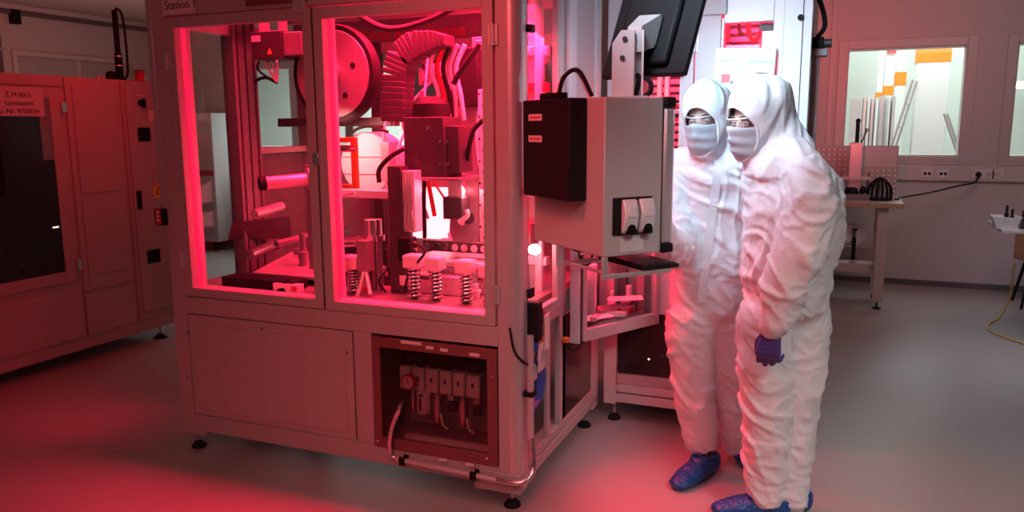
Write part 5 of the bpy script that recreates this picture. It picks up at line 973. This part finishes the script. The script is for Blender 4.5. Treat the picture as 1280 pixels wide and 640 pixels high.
def worker(name, label, base, H, az, suit, bodyn, hands, shoes, zipd, open_w, hood=()):
    root = thing(name, label, 'person', base)
    Hi = H.inverted()
    # --- body: one continuous skin surface under the clothing
    m = MB(); head_nodes(m, H)
    for chn in bodyn: m.chain(chn, 2)
    for h in hands: hand(m, *h, 0.80)
    b = remesh(m.bm, 0.0055, 3); body = mesh_obj(b, 'body', 'skin', root)
    for s in (-1, 1):
        c = V((s*0.0315, 0.0715, 0.002)); e = MB().sph(H @ c, 0.0125, 3).build('eye', 'eyew', body)
        g = (H.to_3x3() @ V((0, 1, -0.25))).normalized(); MB().lathe(H @ c+g*0.0112, g, [(0, 0.0068), (0.0014, 0.006), (0.0018, 0.002)], 16).build('iris', 'iris', body)
        lid = MB(); 
        for (dz, sg) in ((0.0034, 1), (-0.0062, -1)): lid.tube([H @ (c+V((-0.0145, 0.004, dz*0.2))), H @ (c+V((-0.007, 0.0105, dz))), H @ (c+V((0.007, 0.0105, dz))), H @ (c+V((0.0145, 0.004, dz*0.2)))], 0.0040, 8)
        lid.build('eyelid', 'skin', body)
        MB().tube([H @ V((s*0.012, 0.0935, 0.023)), H @ V((s*0.030, 0.090, 0.029)), H @ V((s*0.050, 0.074, 0.025))], [0.0035]*13, 8).build('eyebrow', 'hair', body)
    # --- coverall with hood
    m = MB()
    for chn in suit: m.chain(chn, 3)
    hq = lambda c, r: [H @ V((c[0]+v.x*r[0], c[1]+v.y*r[1], c[2]+v.z*r[2])) for v in icov(3)]
    m.hull(hq((0, -0.012, 0.045), (0.098, 0.118, 0.108))+hq((0, 0.0, -0.05), (0.092, 0.098, 0.08))+hq((0, 0.02, -0.115), (0.075, 0.085, 0.05)))
    for h0 in hood: m.hull(hq(*h0[0])+hq(*h0[1]))
    m.hull(hq((0, -0.01, 0.142), (0.03, 0.07, 0.018))+hq((0, -0.06, 0.08), (0.06, 0.06, 0.05)))      # crown seam peak
    b = remesh(m.bm, 0.0085, 9)
    nl = suit[0][0][0]
    def fn(c, n):
        l = Hi @ c; d = 0
        if l.z > -0.20 and l.length < 0.28:
            r_ = noise.noise(V((l.x*9, l.y*22+l.z*14, l.z*5))); return 0.009*(1-2*abs(r_))-0.002+0.004*noise.noise(c*16)
        big = noise.noise(V((c.x*4.0, c.y*4.0, c.z*2.6+4)))
        q1 = c*5.0; wp = V((noise.noise(q1), noise.noise(q1+V((3, 1, 0))), noise.noise(q1+V((9, 2, 5)))))*0.085
        wv = c+wp; sl = V((wv.x+wv.z*0.55, wv.y-wv.z*0.4, wv.z+0.5*wv.x))
        lo = ridge(sl, (5.5, 5.5, 11)); hi = ridge(sl+V((5, 3, 1)), (13, 13, 20)); msk = max(0, min(1, 0.55+1.3*noise.noise(c*3.3+V((7, 7, 7)))))
        fold = max(0, lo-0.55)*0.036*msk+max(0, hi-0.5)*0.014*(1-0.4*msk)
        vert = max(0, ridge(wv, (13, 13, 2.2))-0.5)*0.020 if c.z > 0.95 else 0
        cuff = 0.007*max(0, ridge(wv, (6, 6, 26))) if c.z < 0.36 else 0
        return 0.018*big+fold+vert+cuff-0.006
    wrinkle(b, fn)
    for _ in range(1): bmesh.ops.smooth_vert(b, verts=b.verts[:], factor=0.25, use_axis_x=True, use_axis_y=True, use_axis_z=True)
    # face opening
    kill = []
    for f_ in b.faces:
        l = Hi @ f_.calc_center_median()
        if l.y > 0.02 and (l.x/open_w)**2+((l.z+0.036)/0.106)**2 < 1: kill.append(f_)
    bmesh.ops.delete(b, geom=kill, context='FACES')
    loops = [e for e in b.edges if e.is_boundary]
    bmesh.ops.smooth_vert(b, verts=list({v for e in loops for v in e.verts}), factor=0.5, use_axis_x=True, use_axis_y=True, use_axis_z=True)
    tree = BVHTree.FromBMesh(b)
    adj = {}
    for e in loops:
        for v in e.verts: adj.setdefault(v, []).append(e.other_vert(v))
    hem = []
    if adj:
        st_ = next(iter(adj)); cur, prv = st_, None
        while True:
            hem.append(cur.co.copy()); nx = [v for v in adj[cur] if v is not prv]
            if not nx: break
            prv, cur = cur, nx[0]
            if cur is st_ or len(hem) > 800: break
    cov = mesh_obj(b, 'coverall', 'suit', root)
    if len(hem) > 10:
        for _ in range(6): hem = [(hem[i-1]+hem[i]*2+hem[(i+1) % len(hem)])/4 for i in range(len(hem))]
        MB().tube(hem[::2]+[hem[0]], 0.006, 8, smooth=False).build('hood_hem', 'suit', cov)
    # zip flap laid on the front
    if zipd:
        pts = []
        for i in range(40):
            t = i/39; p = zipd[0].lerp(zipd[1], t); r_ = tree.ray_cast(p, zipd[2])
            if r_[0]: pts.append(r_[0]-zipd[2]*0.002)
        for _ in range(4): pts = [pts[0]]+[(pts[i-1]+pts[i]*2+pts[i+1])/4 for i in range(1, len(pts)-1)]+[pts[-1]]
        sx = zipd[2].cross(V((0, 0, 1))).normalized(); f = MB()
        for a, c_ in zip(pts, pts[1:]): f.prism([a-sx*0.018, a+sx*0.018, c_+sx*0.018, c_-sx*0.018], zipd[2]*-0.005)
        f.build('zip_flap', 'suit', cov)
    # --- face mask: a pleated shell over nose, mouth and chin
    mk = bmesh.new(); NU, NV = 40, 22; grid = []
    for j in range(NV+1):
        row = []; v = j/NV; z = -0.006-0.148*v
        for i in range(NU+1):
            u_ = (i/NU*2-1); a_ = u_*R(82)
            ry = 0.121-0.030*max(0, v-0.55)**1.2*1.6; rx = 0.088-0.010*v
            x = rx*math.sin(a_); y = ry*math.cos(a_)+0.004
            nose_b = 0.016*math.exp(-(u_/0.20)**2)*math.exp(-((v-0.22)/0.28)**2); chin_in = 0.030*max(0, (v-0.72)/0.28)**2
            pl = 0.0035*math.sin(v*math.pi*7+0.6*math.sin(u_*3))*math.cos(u_*1.4)
            zz_ = z-0.006*(1-math.cos(u_*2.0))+0.010*math.exp(-(u_/0.25)**2)*(1-v)
            row.append(mk.verts.new(H @ V((x, y+nose_b+pl-chin_in*math.cos(a_), zz_))))
        grid.append(row)
    for j in range(NV):
        for i in range(NU): mk.faces.new((grid[j][i], grid[j][i+1], grid[j+1][i+1], grid[j+1][i]))
    ext = bmesh.ops.solidify(mk, geom=mk.faces[:], thickness=0.002)
    mko = mesh_obj(mk, 'face_mask', 'mask', root)
    for s in (-1, 1): MB().tube([H @ V((s*0.079, 0.022, -0.02)), H @ V((s*0.084, -0.005, 0.012)), H @ V((s*0.080, -0.03, -0.01)), H @ V((s*0.074, 0.018, -0.115))], 0.0018, 6).build('ear_loop', 'mask', mko)
    # --- safety glasses
    gl = thing_glasses = None
    lens = bmesh.new(); NU = 28; rows = []
    for z, k in ((0.026, 1.0), (0.01, 1.015), (-0.008, 1.015), (-0.022, 0.99)):
        rows.append([lens.verts.new(H @ V((0.076*k*math.sin(a_), 0.118*k*math.cos(a_)+0.004, z+(-0.0 if z > 0 else 0.011*math.exp(-(a_/0.16)**2))))) for a_ in [R(-78)+R(156)*i/NU for i in range(NU+1)]])
    for a, c_ in zip(rows, rows[1:]):
        for i in range(NU): lens.faces.new((a[i], a[i+1], c_[i+1], c_[i]))
    bmesh.ops.solidify(lens, geom=lens.faces[:], thickness=0.0018)
    go = mesh_obj(lens, 'safety_glasses', 'lens', root)
    top = [H @ V((0.0765*math.sin(a_), 0.1195*math.cos(a_)+0.004, 0.0265)) for a_ in [R(-78)+R(156)*i/20 for i in range(21)]]
    MB().tube(top, 0.0032, 6, smooth=False).build('glasses_rim', 'alu', go)
    low = [H @ V((0.0755*math.sin(a_), 0.117*math.cos(a_)+0.004, -0.022+0.011*math.exp(-(a_/0.16)**2))) for a_ in [R(-78)+R(156)*i/28 for i in range(29)]]
    MB().tube(low, 0.0020, 6, smooth=False).build('glasses_rim', 'alu', go)
    for s in (-1, 1): MB().tube([H @ V((s*0.073, 0.028, 0.024)), H @ V((s*0.078, -0.01, 0.022)), H @ V((s*0.078, -0.03, 0.01))], 0.003, 6).build('glasses_temple', 'black', go)
    # --- gloves and overshoes
    for h in hands:
        m = MB(); hand(m, *h, 1.14); b = remesh(m.bm, 0.0042, 3); wrinkle(b, lambda c, n: 0.0012*noise.noise(c*90)); g = mesh_obj(b, 'glove', 'glove', root)
    for s_ in shoes: shoe(root, *s_)
    return root

# right-hand worker, side-on, nearer the camera
def N(px, py, Y, r, yaw=0): return (P(px, py, Y=Y), r, yaw)
azR = R(-112); yR = -azR
HR = Matrix.Translation(P(946, 148, Y=3.17)) @ frm(R(-136), R(14), R(-3))
b3 = lambda rx, ry, rz: (rx, ry, rz)
suitR = [
    [N(958, 178, 3.20, 0.075), N(975, 205, 3.21, b3(0.16, 0.135, 0.09), yR), N(985, 262, 3.22, b3(0.195, 0.165, 0.13), yR), N(982, 330, 3.235, b3(0.185, 0.175, 0.12), yR), N(983, 378, 3.245, b3(0.172, 0.165, 0.10), yR)],
    [N(976, 160, 3.22, 0.07), N(992, 208, 3.22, 0.10), N(1008, 245, 3.23, 0.125)],
    [N(1003, 335, 3.26, 0.11), N(1010, 300, 3.26, 0.13), N(1014, 250, 3.25, 0.12)],                       # slack of the back
    [N(962, 400, 3.20, 0.130), N(958, 450, 3.19, 0.112), N(957, 510, 3.19, 0.095), N(956, 570, 3.20, 0.088), N(957, 618, 3.215, 0.080)],
    [N(997, 400, 3.29, 0.132), N(995, 455, 3.28, 0.112), N(992, 515, 3.28, 0.093), N(990, 570, 3.28, 0.088), N(986, 622, 3.275, 0.080)],
    [N(990, 198, 3.12, 0.08), N(1006, 225, 3.07, 0.090), N(1009, 270, 3.03, 0.098), N(998, 322, 2.995, 0.098), N(984, 352, 2.985, 0.092), N(974, 396, 2.975, 0.068), N(968, 408, 2.973, 0.058)],
    [N(957, 206, 3.34, 0.085), N(962, 270, 3.37, 0.08), N(966, 335, 3.38, 0.075), N(965, 385, 3.37, 0.06)],
]
bodyR = [
    [N(955, 165, 3.19, 0.055), N(962, 192, 3.20, 0.058), N(976, 214, 3.21, b3(0.14, 0.10, 0.06), yR), N(985, 270, 3.22, b3(0.13, 0.10, 0.10), yR), N(983, 340, 3.235, b3(0.11, 0.09, 0.08), yR), N(983, 375, 3.245, b3(0.11, 0.09, 0.07), yR)],
    [N(965, 400, 3.215, 0.068), N(957, 510, 3.19, 0.055), N(957, 600, 3.215, 0.042), N(956, 636, 3.22, 0.036)],
    [N(992, 400, 3.28, 0.068), N(992, 515, 3.28, 0.055), N(988, 600, 3.275, 0.042), N(987, 634, 3.275, 0.036)],
    [N(1003, 208, 3.09, 0.058), N(1008, 265, 3.03, 0.048), N(993, 335, 2.99, 0.042), N(966, 412, 2.973, 0.028)],
    [N(957, 208, 3.34, 0.055), N(962, 270, 3.37, 0.046), N(966, 335, 3.38, 0.042), N(965, 395, 3.37, 0.027)],
]
handsR = [(P(966, 412, Y=2.973), (-0.14, -0.12, -1.0), (-0.30, -0.95, 0.0), (0.50, 1.15, 0.75), 1), (P(965, 395, Y=3.37), (0, -0.1, -1), (0.2, 0.9, 0), (0.35, 0.6, 0.5), -1)]
aA, aB = P(958, 634, Y=3.21), P(986, 634, Y=3.285)
worker('person', 'person in white hooded coverall seen from the side, gloved left hand hanging down', (-0.13, 3.24, 0), HR, azR, suitR, bodyR, handsR,
       [((aA.x, aA.y), R(-108), 0.195), ((aB.x, aB.y), R(-122), 0.20)], None, 0.074, [(((0, -0.045, 0.05), (0.10, 0.115, 0.10)), ((0, -0.055, -0.05), (0.095, 0.105, 0.08)))])

# left-hand worker, facing the cabinet
azL = R(-164); yL = -azL
HL = Matrix.Translation(P(884, 147, Y=3.44)) @ frm(R(-166), R(13), R(2))
suitL = [
    [N(890, 178, 3.50, 0.075), N(892, 205, 3.52, b3(0.175, 0.115, 0.08), yL), N(889, 262, 3.54, b3(0.185, 0.145, 0.13), yL), N(886, 330, 3.56, b3(0.185, 0.145, 0.12), yL), N(884, 378, 3.57, b3(0.180, 0.145, 0.10), yL)],
    [N(868, 400, 3.53, 0.122), N(868, 445, 3.52, 0.110), N(870, 500, 3.52, 0.092), N(876, 550, 3.53, 0.072)],
    [N(908, 400, 3.60, 0.122), N(910, 450, 3.63, 0.105), N(914, 505, 3.67, 0.085), N(919, 552, 3.72, 0.070)],
    [N(854, 208, 3.53, 0.085), N(845, 262, 3.47, 0.082), N(843, 312, 3.38, 0.078), N(832, 300, 3.18, 0.062), N(826, 288, 3.06, 0.048)],
    [N(928, 210, 3.58, 0.08), N(936, 275, 3.64, 0.075), N(940, 330, 3.66, 0.07), N(940, 375, 3.66, 0.055)],
]
bodyL = [
    [N(888, 165, 3.48, 0.055), N(891, 190, 3.51, 0.058), N(892, 212, 3.52, b3(0.155, 0.09, 0.06), yL), N(889, 270, 3.54, b3(0.15, 0.10, 0.10), yL), N(886, 340, 3.56, b3(0.13, 0.10, 0.08), yL), N(884, 375, 3.57, b3(0.115, 0.09, 0.07), yL)],
    [N(870, 405, 3.54, 0.066), N(870, 500, 3.52, 0.052), N(877, 565, 3.535, 0.040), N(877, 590, 3.54, 0.036)],
    [N(904, 405, 3.60, 0.066), N(914, 505, 3.67, 0.052), N(919, 560, 3.72, 0.040), N(920, 580, 3.73, 0.036)],
    [N(854, 210, 3.53, 0.055), N(845, 270, 3.46, 0.046), N(842, 312, 3.37, 0.042), N(826, 286, 3.05, 0.027)],
    [N(928, 212, 3.58, 0.055), N(936, 275, 3.64, 0.046), N(940, 330, 3.66, 0.042), N(940, 385, 3.66, 0.027)],
]
handsL = [(P(825, 285, Y=3.04), (0.05, -1.0, 0.25), (0.6, 0.2, 1.0), (0.25, 0.4, 0.35), -1), (P(940, 385, Y=3.66), (0, -0.1, -1), (0.9, 0.1, 0), (0.35, 0.6, 0.5), 1)]
aA, aB = P(880, 593, Z=0.0), P(926, 568, Z=0.0)
worker('person', 'person in white hooded coverall facing the camera, behind the control cabinet', (-0.46, 3.56, 0), HL, azL, suitL, bodyL, handsL,
       [((aA.x, aA.y), R(-158), 0.22), ((aB.x, aB.y), R(158), 0.20)], (P(897, 205, Y=3.1), P(872, 400, Y=3.1), V((-0.12, 1, 0)).normalized()), 0.074)
